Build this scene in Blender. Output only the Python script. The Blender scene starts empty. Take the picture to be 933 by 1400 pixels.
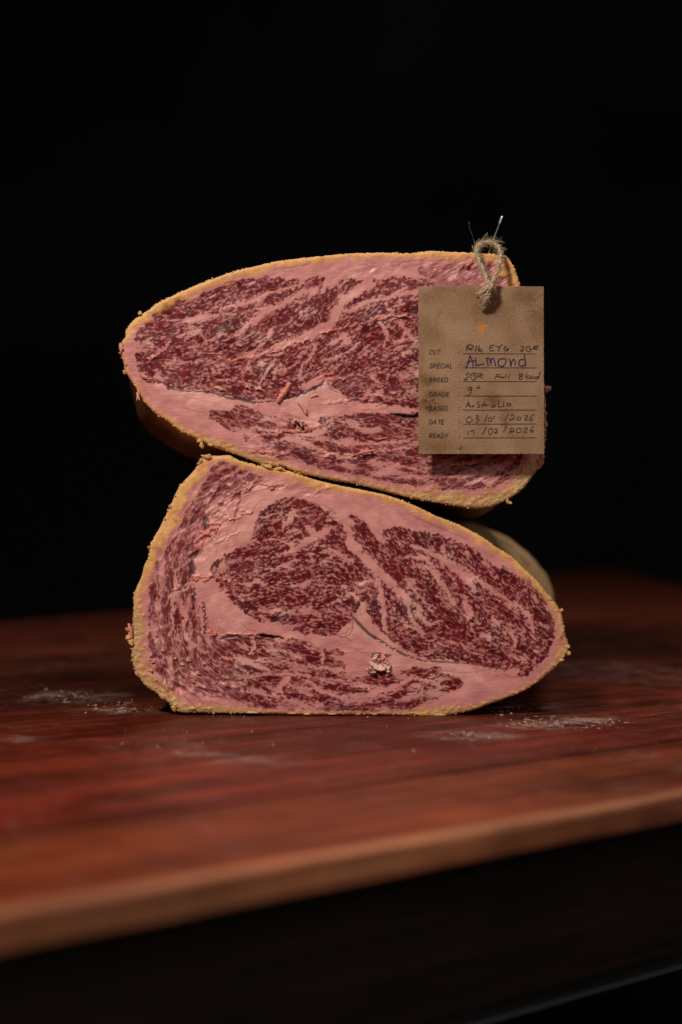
import bpy, bmesh, math, random
import numpy as np
from mathutils import Vector, Matrix, noise as mnoise

# ------------------------------------------------------------------ camera, light, exposure
D, H, K, X0, Y0 = 0.78, 0.1114, 0.0004, 466.5, 700.0     # metres; K = metres per photo pixel in the plane of the cut faces
sc = bpy.context.scene
cam = bpy.data.cameras.new("camera"); camo = bpy.data.objects.new("camera", cam)
sc.collection.objects.link(camo); sc.camera = camo
camo.location = (0, -D, H); camo.rotation_euler = (math.radians(90), 0, 0)
cam.sensor_fit = 'VERTICAL'; cam.sensor_height = 36.0; cam.lens = 36.0 * D / (1400 * K)
cam.clip_start = 0.02; cam.clip_end = 50
cam.dof.use_dof = True; cam.dof.focus_distance = D - 0.003; cam.dof.aperture_fstop = 3.6
cam.dof.aperture_blades = 9

wd = bpy.data.worlds.new("World"); sc.world = wd; wd.use_nodes = True
wd.node_tree.nodes['Background'].inputs[0].default_value = (0.5, 0.6, 0.75, 1)
wd.node_tree.nodes['Background'].inputs[1].default_value = 0.004

def lamp(name, loc, target, size, power, col):
    l = bpy.data.lights.new(name, 'AREA'); l.shape = 'DISK'; l.size = size; l.energy = power; l.color = col
    o = bpy.data.objects.new(name, l); sc.collection.objects.link(o); o.location = loc
    o.rotation_euler = (Vector(target) - Vector(loc)).to_track_quat('-Z', 'Y').to_euler()
    return o
lamp("key_light", (-0.50, -0.92, 0.98), (0.0, 0.0, 0.08), 0.18, 14.3, (1.0, 0.90, 0.79))
lamp("overhead_light", (0.34, 0.40, 1.15), (0.05, 0.1, 0.05), 0.35, 4.2, (1.0, 0.86, 0.70))
lamp("fill_light", (0.9, -1.3, 0.7), (0.0, 0.1, 0.1), 0.8, 3.0, (1.0, 0.86, 0.76))
sc.view_settings.view_transform = 'Standard'; sc.view_settings.look = 'None'
sc.view_settings.exposure = 0.0; sc.view_settings.gamma = 1.0; sc.view_settings.use_curve_mapping = False
sc.cycles.use_denoising = True
sc.cycles.max_bounces = 6

# ------------------------------------------------------------------ helpers
def W(X, Y, y=0.0):
    s = K * (1 + y / D)
    return ((X - X0) * s, y, H + (Y0 - Y) * s)
def s2l(c):
    c = np.asarray(c, float) / 255.0
    return np.where(c <= 0.04045, c / 12.92, ((c + 0.055) / 1.055) ** 2.4)
def link(name, me, mat=None, parent=None, kind=None):
    o = bpy.data.objects.new(name, me); sc.collection.objects.link(o)
    if mat: me.materials.append(mat)
    if parent is not None: o.parent = parent
    if kind: o["kind"] = kind
    return o
def thing(name, label, cat, group=None, loc=(0, 0, 0)):
    o = bpy.data.objects.new(name, None); sc.collection.objects.link(o); o.location = loc
    o.empty_display_size = 0.02
    o["label"] = label; o["category"] = cat
    if group: o["group"] = group
    return o
def meshnp(name, V, F, col=None, smooth=True, extra=None):
    """V (n,3); F (m,k) ints, k = 3 or 4"""
    V = np.asarray(V, np.float32); F = np.asarray(F, np.int32)
    me = bpy.data.meshes.new(name)
    me.vertices.add(len(V)); me.vertices.foreach_set("co", V.ravel())
    me.loops.add(F.size); me.loops.foreach_set("vertex_index", F.ravel())
    me.polygons.add(len(F)); me.polygons.foreach_set("loop_start", np.arange(0, F.size, F.shape[1], dtype=np.int32))
    if smooth: me.polygons.foreach_set("use_smooth", np.ones(len(F), bool))
    me.update(calc_edges=True)
    if col is not None:
        a = me.attributes.new("tint", 'FLOAT_COLOR', 'POINT')
        c = np.ones((len(V), 4), np.float32); c[:, :3] = col; a.data.foreach_set("color", c.ravel())
    for k, v in (extra or {}).items():
        a = me.attributes.new(k, 'FLOAT', 'POINT'); a.data.foreach_set("value", np.asarray(v, np.float32))
    return me
def compact(V, F, *arrs):
    used = np.unique(F); m = np.full(len(V), -1, np.int64); m[used] = np.arange(len(used))
    return (V[used], m[F]) + tuple(a[used] for a in arrs)

def fnoise(shape, wl, seed, ang=0.0, aniso=1.0, bw=0.35, lowpass=False):
    h, w = shape
    r = np.random.default_rng(seed).standard_normal((h, w))
    fy = np.fft.fftfreq(h)[:, None]; fx = np.fft.rfftfreq(w)[None, :]
    c, s = math.cos(ang), math.sin(ang)
    u = (fx * c + fy * s) * aniso; v = -fx * s + fy * c
    f = np.sqrt(u * u + v * v) * wl
    g = np.exp(-f * f * 0.7) if lowpass else np.exp(-((f - 1) ** 2) / (2 * bw * bw)) * (f > 0.05)
    n = np.fft.irfft2(np.fft.rfft2(r) * g, s=shape)
    return n / (n.std() + 1e-9)
def flownoise(shape, wl, seed, theta, aniso, bw=0.35, nb=10):
    out = np.zeros(shape); t = (theta % math.pi) / math.pi * nb
    for b in range(nb):
        d = np.abs((t - b + nb / 2) % nb - nb / 2)
        w = np.clip(1 - d, 0, 1)
        if w.max() > 0:
            out += w * fnoise(shape, wl, seed, b * math.pi / nb, aniso, bw)
    return out
def thetafield(X, Y, ctrl, sig=38.0):
    c2 = np.zeros_like(X); s2 = np.zeros_like(X)
    for (x, y, a) in ctrl:
        w = np.exp(-((X - x) ** 2 + (Y - y) ** 2) / (2 * sig * sig)) + 1e-7
        c2 += w * math.cos(2 * math.radians(a)); s2 += w * math.sin(2 * math.radians(a))
    return 0.5 * np.arctan2(s2, c2)
def catmull(pts, n=6, closed=True):
    P = np.array(pts, float); N = len(P); out = []
    rng = range(N) if closed else range(N - 1)
    for i in rng:
        if closed: p0, p1, p2, p3 = P[i - 1], P[i], P[(i + 1) % N], P[(i + 2) % N]
        else: p0, p1, p2, p3 = P[max(i - 1, 0)], P[i], P[i + 1], P[min(i + 2, N - 1)]
        for k in range(n):
            t = k / n
            out.append(0.5 * ((2 * p1) + (-p0 + p2) * t + (2 * p0 - 5 * p1 + 4 * p2 - p3) * t * t + (-p0 + 3 * p1 - 3 * p2 + p3) * t ** 3))
    if not closed: out.append(P[-1])
    return np.array(out)
def segdist(X, Y, pts, closed=False, vals=None):
    """distance to polyline; also value interpolated along it at nearest point"""
    best = np.full(X.shape, 1e9); bv = np.zeros(X.shape)
    n = len(pts); m = n if closed else n - 1
    for i in range(m):
        ax, ay = pts[i][:2]; bx, by = pts[(i + 1) % n][:2]
        dx, dy = bx - ax, by - ay; L = dx * dx + dy * dy + 1e-12
        t = np.clip(((X - ax) * dx + (Y - ay) * dy) / L, 0, 1)
        d = (X - ax - t * dx) ** 2 + (Y - ay - t * dy) ** 2
        k = d < best
        best = np.where(k, d, best)
        if vals is not None:
            bv = np.where(k, vals[i] + (vals[(i + 1) % n] - vals[i]) * t, bv)
    return np.sqrt(best), bv
def inside(X, Y, pts):
    r = np.zeros(X.shape, bool); n = len(pts)
    for i in range(n):
        x1, y1 = pts[i][:2]; x2, y2 = pts[(i + 1) % n][:2]
        if y1 == y2: continue
        c = ((Y >= min(y1, y2)) & (Y < max(y1, y2)))
        xi = x1 + (Y - y1) * (x2 - x1) / (y2 - y1)
        r ^= c & (X < xi)
    return r
def sdf(X, Y, pts, vals=None):
    d, v = segdist(X, Y, pts, True, vals)
    s = np.where(inside(X, Y, pts), -d, d)
    return (s, v) if vals is not None else s
def sig(x): return 1 / (1 + np.exp(-np.clip(x, -30, 30)))
def smooth(a, b, x):
    t = np.clip((x - a) / (b - a), 0, 1); return t * t * (3 - 2 * t)
def mix(a, b, t): return a + (b - a) * t[..., None]
def blob(X, Y, x, y, rx, ry=None, a=0):
    ry = ry or rx; c, s = math.cos(math.radians(a)), math.sin(math.radians(a))
    u = (X - x) * c + (Y - y) * s; v = -(X - x) * s + (Y - y) * c
    return np.exp(-(u / rx) ** 2 - (v / ry) ** 2)

# ------------------------------------------------------------------ materials
def mat_new(name):
    m = bpy.data.materials.new(name); m.use_nodes = True
    nt = m.node_tree; return m, nt, nt.nodes, nt.links, nt.nodes['Principled BSDF']
def bump(nt, src, strength, dist, prev=None):
    b = nt.nodes.new('ShaderNodeBump'); b.inputs['Strength'].default_value = strength; b.inputs['Distance'].default_value = dist
    nt.links.new(src, b.inputs['Height'])
    if prev: nt.links.new(prev, b.inputs['Normal'])
    return b.outputs[0]
def noisen(nt, scale, detail=4, rough=0.55, vec=None, dist=0.0):
    n = nt.nodes.new('ShaderNodeTexNoise'); n.inputs['Scale'].default_value = scale; n.inputs['Detail'].default_value = detail
    n.inputs['Roughness'].default_value = rough; n.inputs['Distortion'].default_value = dist
    if vec: nt.links.new(vec, n.inputs['Vector'])
    return n.outputs['Fac']
def ramp(nt, src, stops):
    r = nt.nodes.new('ShaderNodeValToRGB'); nt.links.new(src, r.inputs[0])
    el = r.color_ramp.elements
    while len(el) < len(stops): el.new(0.5)
    for e, (p, c) in zip(el, stops):
        e.position = p; e.color = (c[0], c[1], c[2], 1) if hasattr(c, '__len__') else (c, c, c, 1)
    return r.outputs[0]
def mixc(nt, fac, a, b, mode='MIX'):
    m = nt.nodes.new('ShaderNodeMix'); m.data_type = 'RGBA'; m.blend_type = mode
    for s, v in ((m.inputs[0], fac), (m.inputs[6], a), (m.inputs[7], b)):
        if hasattr(v, 'is_linked') or hasattr(v, 'links'): nt.links.new(v, s)
        else: s.default_value = v if not hasattr(v, '__len__') else (v[0], v[1], v[2], 1)
    return m.outputs[2]
def objco(nt):
    return nt.nodes.new('ShaderNodeTexCoord').outputs['Object']

def tinted(name, rough, bscale, bdist, sss=0.0, spec=0.4, rvar=0.12, vary=0.12):
    m, nt, N, L, P = mat_new(name)
    a = N.new('ShaderNodeAttribute'); a.attribute_name = "tint"
    co = objco(nt)
    n1 = noisen(nt, bscale, 5, 0.6, co)
    col = mixc(nt, 1.0, a.outputs['Color'], ramp(nt, noisen(nt, bscale * 0.6, 4, 0.6, co), [(0.3, 1 - vary), (0.7, 1 + vary * 0.6)]), 'MULTIPLY')
    L.new(col, P.inputs['Base Color'])
    rr = N.new('ShaderNodeMapRange'); rr.inputs['To Min'].default_value = rough - rvar; rr.inputs['To Max'].default_value = rough + rvar
    L.new(noisen(nt, 220, 3, 0.5, co), rr.inputs['Value']); L.new(rr.outputs[0], P.inputs['Roughness'])
    P.inputs['Specular IOR Level'].default_value = spec
    if sss:
        P.inputs['Subsurface Weight'].default_value = sss; P.inputs['Subsurface Scale'].default_value = 0.0012
        P.inputs['Subsurface Radius'].default_value = (1.0, 0.45, 0.35)
    L.new(bump(nt, n1, 0.3, bdist), P.inputs['Normal'])
    if name == 'cut_meat': P.inputs['Coat Weight'].default_value = 0.06; P.inputs['Coat Roughness'].default_value = 0.3
    return m
M_face = tinted("cut_meat", 0.43, 1400, 0.00015, 0.12, 0.40, 0.10, 0.05)
M_rind = tinted("rind", 0.50, 700, 0.0002, 0.12, 0.35, 0.08, 0.09)
M_crumb = tinted("fat_crumb", 0.45, 900, 0.0002, 0.15, 0.4)

# ------------------------------------------------------------------ a cut loin half
C_FAT = s2l((224, 150, 146)); C_FAT2 = s2l((236, 170, 160)); C_FATM = s2l((210, 134, 136))
C_LEAN = s2l((104, 8, 22)); C_LEAN2 = s2l((128, 10, 24)); C_LEAND = s2l((80, 14, 26)); C_LEANG = s2l((104, 50, 58))
C_RIND = s2l((240, 184, 116)); C_RINDT = s2l((208, 170, 120)); C_RINDO = s2l((230, 150, 78)); C_DARK = s2l((70, 42, 46))
C_SAL = s2l((236, 138, 120))

def build_half(root, outline, rimw, ctrl, regions, seams, lines, cracks, ridges, spots, seed, tonefn, body, bbox):
    PX = 0.8
    xs = np.arange(bbox[0], bbox[2], PX); ys = np.arange(bbox[1], bbox[3], PX)
    X, Y = np.meshgrid(xs, ys); shp = X.shape
    # outline with rim width and roughness per control point
    O = catmull(outline, 4)
    rw = np.repeat(np.array(rimw, float), 4)
    t = np.tile(np.arange(4) / 4, len(rimw)); rw = rw * (1 - t) + np.repeat(np.roll(rimw, -1), 4) * t
    s, w = sdf(X, Y, O, rw)
    na = fnoise(shp, 5, seed + 1, bw=0.5); nb = fnoise(shp, 14, seed + 2, bw=0.5); nlow = fnoise(shp, 60, seed + 3, lowpass=True)
    nfine = fnoise(shp, 3, seed + 4, bw=0.5); nmid = fnoise(shp, 28, seed + 5, bw=0.5)
    rough = smooth(-1.5, 1.0, nmid + 0.3 * nlow) * 1.0 + 0.35
    s = s + rough * (0.28 * na + 0.30 * nb + np.clip(nb - 1.3, 0, 2) * -1.3)
    # warped coordinates to make hand-traced shapes irregular
    wx = X + 0.7 * fnoise(shp, 9, seed + 6) + 0.9 * fnoise(shp, 24, seed + 7)
    wy = Y + 0.7 * fnoise(shp, 9, seed + 8) + 0.9 * fnoise(shp, 24, seed + 9)
    th = thetafield(X, Y, ctrl)
    n6 = flownoise(shp, 4.9 / PX, seed + 10, th, 1.5, 0.30)
    n9 = flownoise(shp, 8.6 / PX, seed + 11, th, 2.4, 0.38)
    n4 = flownoise(shp, 3.1 / PX, seed + 12, th, 1.4, 0.3)
    v12 = flownoise(shp, 17 / PX, seed + 41, th, 1.7, 0.5); v7 = flownoise(shp, 10 / PX, seed + 42, th, 1.5, 0.45)
    s12 = flownoise(shp, 13 / PX, seed + 43, th, 2.6, 0.5)
    f7 = flownoise(shp, 4.8 / PX, seed + 45, th, 1.9, 0.32)
    f6s = flownoise(shp, 4.8 / PX, seed + 46, th, 2.6, 0.30)
    n30 = flownoise(shp, 24 / PX, seed + 44, th, 4.2, 0.5)
    n20 = flownoise(shp, 24 / PX, seed + 13, th, 2.6, 0.35)
    n5s = flownoise(shp, 4.2 / PX, seed + 14, th, 2.6, 0.34)
    n12s = flownoise(shp, 12 / PX, seed + 15, th, 3.6, 0.35)
    n50 = flownoise(shp, 46 / PX, seed + 16, th, 2.4, 0.35)
    lean = np.zeros(shp); dust = np.zeros(shp)
    for (poly, dens, kind, du) in regions:
        r = sdf(wx, wy, catmull(poly, 3)) - (4.0 if kind == 'eye' else 3.0)
        edge = np.clip(-r / 2.2, -2, 1.0)                      # >0 inside
        if kind == 'eye':
            v = 0.26 * n6 + 0.42 * n9 + 0.14 * n4 + 0.80 * n30 + 1.02
            v -= 1.2 * np.clip(0.18 - np.abs(n50), 0, 1) / 0.18
            wm = (0.30 + 0.16 * np.clip(nmid, -1.2, 1.6) + 0.10 * nb)
            wm = np.maximum(wm, 0.10)
            fine = 0.60 * f7 + 0.40 * n9 + 0.28 * n4 + 0.42 * n20 + 0.80
            net = 0.80 * (1 - sig(4.2 * fine))
            net = np.maximum(net, 0.55 * np.exp(-((v12 + 0.25 * n6) / (wm * 0.6)) ** 2))
        else:
            v = 0.36 * n5s + 0.62 * n12s + 0.12 * n4 + 0.62 * n30 + 0.62
            net = 0.88 * (1 - sig(5.0 * (0.58 * f6s + 0.50 * n12s + 0.24 * n4 + 0.35 * n30 + 0.70)))
            net = np.maximum(net, 0.6 * np.exp(-((s12 + 0.2 * n5s) / 0.26) ** 2))
        v = v + dens * 1.9 - 0.55 + np.minimum(edge - 1.0, 0) * 1.6
        l = sig(v * 5.0) * (1 - net) * (r < 3.0) * smooth(2.5, -0.5, r)
        lean = np.maximum(lean, l); dust = np.where(r < 0, du, dust)
    for (x, y, rx, ry, a, amp) in spots:
        if amp > 0.9: dust = np.maximum(dust, min(0.20 * amp, 0.5) * blob(X, Y, x, y, rx * 1.1, ry * 1.1, a))
    lean *= 1 - 0.45 * np.clip(dust, 0, 1)
    seamh = np.zeros(shp)
    for (pts, wd_) in seams:
        q = catmull(pts, 4, False)
        ws = np.interp(np.linspace(0, 1, len(q)), np.linspace(0, 1, len(wd_)), wd_) if hasattr(wd_, '__len__') else np.full(len(q), wd_)
        d, wv = segdist(wx, wy, q, False, ws)
        jag = 0.9 * n6 + 0.7 * n9
        k = sig((wv * 0.48 + jag * 0.75 - d) * 2.4)
        lean *= 1 - k; seamh = np.maximum(seamh, k)
    fatb = s2l((0, 0, 0)) + mix(mix(np.broadcast_to(C_FAT, shp + (3,)), np.broadcast_to(C_FAT2, shp + (3,)), smooth(-1, 1.4, nlow + 0.4 * nmid)),
               np.broadcast_to(C_FATM, shp + (3,)), smooth(-34, -8, s + 6 * nlow) * 0.8)
    fatb = fatb * (1 + 0.010 * nfine + 0.015 * nb + 0.022 * n12s + 0.015 * n5s)[..., None]
    ld = smooth(-1.2, 1.5, nlow + 0.5 * nmid)
    ll = mix(mix(np.broadcast_to(C_LEAN, shp + (3,)), np.broadcast_to(C_LEAN2, shp + (3,)), smooth(0, 1.6, nmid)),
             np.broadcast_to(C_LEAND, shp + (3,)), smooth(0.3, 1.8, n20 * 0.4 + nlow * 0.6 + n9 * 0.3))
    ll = mix(ll, np.broadcast_to(C_LEANG, shp + (3,)), np.clip(smooth(0.8, 2.2, nlow + nmid * 0.4) * 0.45 + dust * (0.5 + 0.3 * nb), 0, 0.85))
    ll = ll * (1 + 0.10 * nfine)[..., None]
    col = mix(fatb, ll, lean)
    # smears dragged over the cut
    col = mix(col, np.broadcast_to(C_FATM * 0.9, shp + (3,)), np.clip(dust * (0.45 + 0.25 * nb), 0, 0.6))
    drag = fnoise(shp, 5, seed + 50, -0.15, 6.0)
    h = -0.09 * lean + 0.015 * nfine + 0.012 * nb + 0.45 * nlow + 0.08 * nmid + 0.012 * na + (0.05 * n12s + 0.03 * drag) * (1 - lean)
    for (pts, wv, depth, kcol, strength, dash) in lines:
        q = catmull(pts, 4, False)
        ws = np.linspace(0, 1, len(q)) * 400
        d, tt = segdist(X + 0.5 * nb, Y + 0.5 * nb, q, False, ws)
        wl_ = np.interp(tt / 400, np.linspace(0, 1, len(wv)), wv)
        k = sig((wl_ * 0.62 - d) * 3.0)
        if dash: k = k * smooth(-0.9, -0.1, fnoise(shp, 7, seed + 77))
        col = mix(col, np.broadcast_to(kcol, shp + (3,)), k * strength); h -= depth * k
    for (pts, wid, hh, kc, ks) in ridges:                      # raised torn lips of fat
        q = catmull(pts, 4, False); d, _ = segdist(wx, wy, q)
        ww = wid * (1 + 0.30 * nmid)
        k = np.exp(-(d / np.maximum(ww, 0.6)) ** 2)
        h += 0.75 * hh * k * np.clip(1 + 0.35 * nmid + 0.12 * nb, 0, 2); col = mix(col, np.broadcast_to(kc, shp + (3,)), np.clip(k * ks * (0.8 + 0.25 * nb), 0, 1))
    wr1 = flownoise(shp, 14, seed + 31, th, 2.2, 0.6); wr2 = flownoise(shp, 30, seed + 32, th, 1.8, 0.6)
    fl = flownoise(shp, 6 / PX, seed + 33, th, 2.4, 0.6)
    for (x, y, rx, ry, a, amp) in spots:                        # ragged, wrinkled patches
        k = blob(X, Y, x, y, rx, ry, a)
        h += amp * k * (0.15 * (1 - np.abs(wr1)) + 0.42 * (1 - np.abs(wr2)) + 0.07 * fl + 0.15 * nmid - 0.3)
    # rind
    wr = 0.9 * w * (1 + 0.20 * nmid) + 0.45 * nb + 0.25 * na
    wr = wr + 0.1; rk = sig((s + wr) * 0.62)
    rc = mix(mix(np.broadcast_to(C_RIND, shp + (3,)), np.broadcast_to(C_RINDT, shp + (3,)), tonefn(X, Y)),
             np.broadcast_to(C_RINDO, shp + (3,)), np.clip(smooth(0.6, 2.0, nb + nmid * 0.5) * 0.35 + np.exp(-((s + wr - 2) / 2.6) ** 2) * 0.45, 0, 1))
    rc = rc * (1 + 0.02 * na + 0.02 * nfine + 0.03 * nb)[..., None]
    col = mix(col, rc, rk)
    rroughf = 0.35 + 0.65 * tonefn(X, Y)
    h += rk * (rroughf - 0.25) * (0.14 * na + 0.34 * np.clip(nb, -1, 2) + 0.08 * nfine)
    # rounded outer edge
    R = 4.5; dd = np.clip(-s, 0, R)
    edge = (R - np.sqrt(np.maximum(R * R - (R - dd) ** 2, 0))) * K * 0.75
    # mesh
    gy, gx = np.gradient(s, PX)
    gl = np.sqrt(gx * gx + gy * gy) + 1e-6
    near = s > -0.45 * PX
    mv = np.where(near, np.clip(s, -PX, PX), 0)
    Xm = X - gx / gl * mv; Ym = Y - gy / gl * mv
    ok = s < 0.8 * PX
    q = ok[:-1, :-1] & ok[1:, :-1] & ok[:-1, 1:] & ok[1:, 1:]
    idx = np.arange(X.size).reshape(shp)
    F = np.stack([idx[1:, :-1][q], idx[1:, 1:][q], idx[:-1, 1:][q], idx[:-1, :-1][q]], 1)
    scq = (s + wr)[:-1, :-1][q]
    V = np.stack([(Xm - X0) * K, edge - h * 0.0006, H + (Y0 - Ym) * K], -1).reshape(-1, 3)
    Cc = np.clip(col, 0.002, 1).reshape(-1, 3)
    isr = scq > 0
    V1, F1, C1 = compact(V, F[~isr], Cc)
    link("cut_face", meshnp("cut_face", V1, F1, C1), M_face, root)
    # rind: rim ring + skirt
    Fr = F[isr]
    E = np.sort(np.concatenate([F[:, [0, 1]], F[:, [1, 2]], F[:, [2, 3]], F[:, [3, 0]]]), 1)
    Eo = np.concatenate([F[:, [0, 1]], F[:, [1, 2]], F[:, [2, 3]], F[:, [3, 0]]])
    key = E[:, 0] * X.size + E[:, 1]
    u, inv, cnt = np.unique(key, return_inverse=True, return_counts=True)
    bd = Eo[cnt[inv] == 1]
    bd = bd[s.ravel()[bd[:, 0]] > -3]
    bv = np.unique(bd); off = len(V)
    layers = [V]; cols = [Cc]; Fs = [Fr]
    nrm = np.stack([gx, gy], -1).reshape(-1, 2)[bv] / gl.reshape(-1)[bv][:, None]
    mp = np.full(len(V), -1); prev = np.arange(len(V))
    for (yy, ins) in ((0.0016, -0.3), (0.0035, 0.6), (0.0060, 2.6)):
        mpn = np.full(len(V), -1); mpn[bv] = off + np.arange(len(bv))
        nv = V[bv].copy(); nv[:, 0] -= nrm[:, 0] * ins * K; nv[:, 2] += nrm[:, 1] * ins * K; nv[:, 1] = yy
        layers.append(nv); cols.append(Cc[bv] * 0.97)
        a, b = bd[:, 0], bd[:, 1]
        Fs.append(np.stack([prev[b], prev[a], mpn[a], mpn[b]], 1)); prev = mpn; off += len(bv)
    VV = np.concatenate(layers); CC = np.concatenate(cols); FF = np.concatenate(Fs)
    V2, F2, C2 = compact(VV, FF, CC)
    link("rind", meshnp("rind", V2, F2, C2), M_rind, root)
    # outer body running back from the face
    L, nr, fn, tonef = body
    Ob = catmull(outline, 8); n = len(Ob); cx, cy = Ob.mean(0)
    tan = np.roll(Ob, -1, 0) - np.roll(Ob, 1, 0); tan /= np.linalg.norm(tan, axis=1)[:, None]
    nn = np.stack([tan[:, 1], -tan[:, 0]], 1)
    if ((nn * (Ob - [cx, cy])).sum() < 0): nn = -nn
    rings = []; cr = []
    tt = np.linspace(0, 1, nr) ** 1.7
    tt = np.concatenate([tt, [1.0, 1.0]])
    for j, t_ in enumerate(tt):
        y = 0.0025 + t_ * L
        wxr = (Ob[:, 0] - X0) * K; wzr = H + (Y0 - Ob[:, 1]) * K
        ins = (2.0 * math.exp(-j * 1.2) + 0.4) * K
        wxr = wxr - nn[:, 0] * ins; wzr = wzr + nn[:, 1] * ins
        dx, dz = fn(wxr, wzr, t_); wxr = wxr + dx; wzr = wzr + dz
        mx, mz = wxr.mean(), wzr.mean()
        end = 1 - 0.06 * t_ ** 6
        if j == nr: end, y = 0.78, y + 0.012
        if j == nr + 1: end, y = 0.02, y + 0.02
        wxr = mx + (wxr - mx) * end; wzr = mz + (wzr - mz) * end
        d = np.array([mnoise.noise(Vector((a * 38, y * 38, b * 38))) + 0.5 * mnoise.noise(Vector((a * 150, y * 150, b * 150))) for a, b in zip(wxr, wzr)]) * 0.0009 * min(1, j / 3)
        wxr = wxr + nn[:, 0] * d; wzr = np.maximum(wzr - nn[:, 1] * d, 0.0004) if fn.floor else wzr - nn[:, 1] * d
        rings.append(np.stack([wxr, np.full(n, y), wzr], 1))
        g = np.array([mnoise.noise(Vector((a * 30 + 7, y * 30, b * 30))) for a, b in zip(wxr, wzr)])
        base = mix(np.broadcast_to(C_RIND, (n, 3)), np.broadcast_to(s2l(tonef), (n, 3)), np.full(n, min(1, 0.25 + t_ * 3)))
        base = mix(base, np.broadcast_to(s2l((92, 78, 50)), (n, 3)), smooth(0.045, 0.005, wzr + 0.012 * g) * (0.85 if fn.floor else 0))  # olive mould tone low on the crust, also painting in shade along the base
        g3 = np.array([mnoise.fractal(Vector((a * 90, y * 60, b * 90 + 3)), 0.6, 2.1, 4) for a, b in zip(wxr, wzr)])
        base = mix(base, base * np.array([0.62, 0.62, 0.5]), np.clip(smooth(0.15, 0.7, g3) * min(1, t_ * 6 + 0.1), 0, .8))
        cr.append(base * (1 + 0.25 * g)[:, None])
    Vb = np.concatenate(rings); Cb = np.clip(np.concatenate(cr), 0, 1); Fb = []
    ii = np.arange(n); jj = (ii + 1) % n
    for r in range(len(tt) - 1):
        Fb.append(np.stack([r * n + ii, r * n + jj, (r + 1) * n + jj, (r + 1) * n + ii], 1))
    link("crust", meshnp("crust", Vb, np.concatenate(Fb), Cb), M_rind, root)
    return O

UP_O = [(163,473.6),(167,467),(171.4,458.6),(172.5,450),(184.3,436.1),(203.6,423.2),(214.3,414.7),(235.7,404),(257,394.3),(280.8,384.7),(293.6,379.7),(323.6,369.7),(350,363.5),
 (372.5,358),(388.6,355.5),(414.3,352.5),(440,350),(468,347),(493.6,345.6),(528,345.3),(560,346),(588,342.8),(609,344),(650,345.4),(673.6,347.2),(688,348),(693,349.5),(700.4,359.3),(704.7,367.9),
 (712,390.4),(722,425),(735,470),(744,520),(747,560),(746.5,590),(744.5,622),(741,637),(733.3,643),(728,652),(717.2,666),(704.3,676.8),(687,686.5),(672,691.8),(655,694),(631.4,692.9),
 (612,689.3),(584.3,685),(558.6,679.7),(532.9,673.2),(505,666),(481.4,660.6),(451.4,655.5),(428,650.5),(413,647.5),(398,643),(387,637.6),(373,637.5),(353,632.5),(335.7,626),(318.6,619.7),
 (303.6,614.3),(286.4,607.9),(268,599),(248.6,590.8),(235.7,581),(223,571.5),(212,565),(201.4,554.3),(193,542.5),(185.4,529),(178,518),(171.4,508),(169,496.4),(165,483.6)]
UP_W = [6,8,9,10,12,12,12,11,11,11,11,11,10,
 9,9,9,9,9,8,8,8,9,9,10,11,12,14,18,19,
 19,16,14,12,12,14,18,20,20,20,20,20,20,20,20,19,
 17,14,11,8,6,5,5,5,5,6,8,10,9,10,11,
 11,10,9,8,8,7,5,4,4,4,4,4,5,5]
LO_O = [(273.6,629.3),(284,623.5),(299,623.5),(314,622.5),(325,628.5),(346.5,634.7),(372,640),(393.6,643.6),(428,655),(458,662.5),(500,670.9),(532,678),(564.3,690),(596.5,705),(628.6,717.9),(660.8,735),
 (682,750),(700,761),(718,778.6),(737.2,797),(747.9,810.4),(758.6,823.2),(767.2,837),(771.5,855),(774,870),(778,883),(775,894),(768,904),(757.4,914),(737.7,931.5),(717.9,944.3),(694.3,954),(670.8,962.5),
 (647.2,971),(619.3,977),(600,979.2),(572,979.6),(540,978),(500,977.5),(460,977.5),(418,977.5),(380,976.5),(342,976),(310,975.6),(275,974.6),(246,974),(237,967),(222.2,955),(211.4,946.5),(198.6,937.9),(190,925),
 (182.5,911),(180.4,897),(180.4,882),(181.4,862),(181.8,845),(182.5,825.7),(184.5,808),(193.2,789.3),(197,774.3),(202.4,762),(205,747),(211.4,734),(221,716),(232.9,691.5),(243.6,668),(254.3,655),(267,641)]
LO_W = [12,10,9,8,8,9,9,9,9,9,9,9,9,9,9,9,
 9,9,9,9,9,9,10,10,11,13,13,11,8,6,5,5,6,
 9,14,14,11,4,3,3,3,4,7,9,12,14,16,16,15,15,15,
 16,18,19,18,16,14,12,11,11,12,13,15,18,21,21,19,15]

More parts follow.
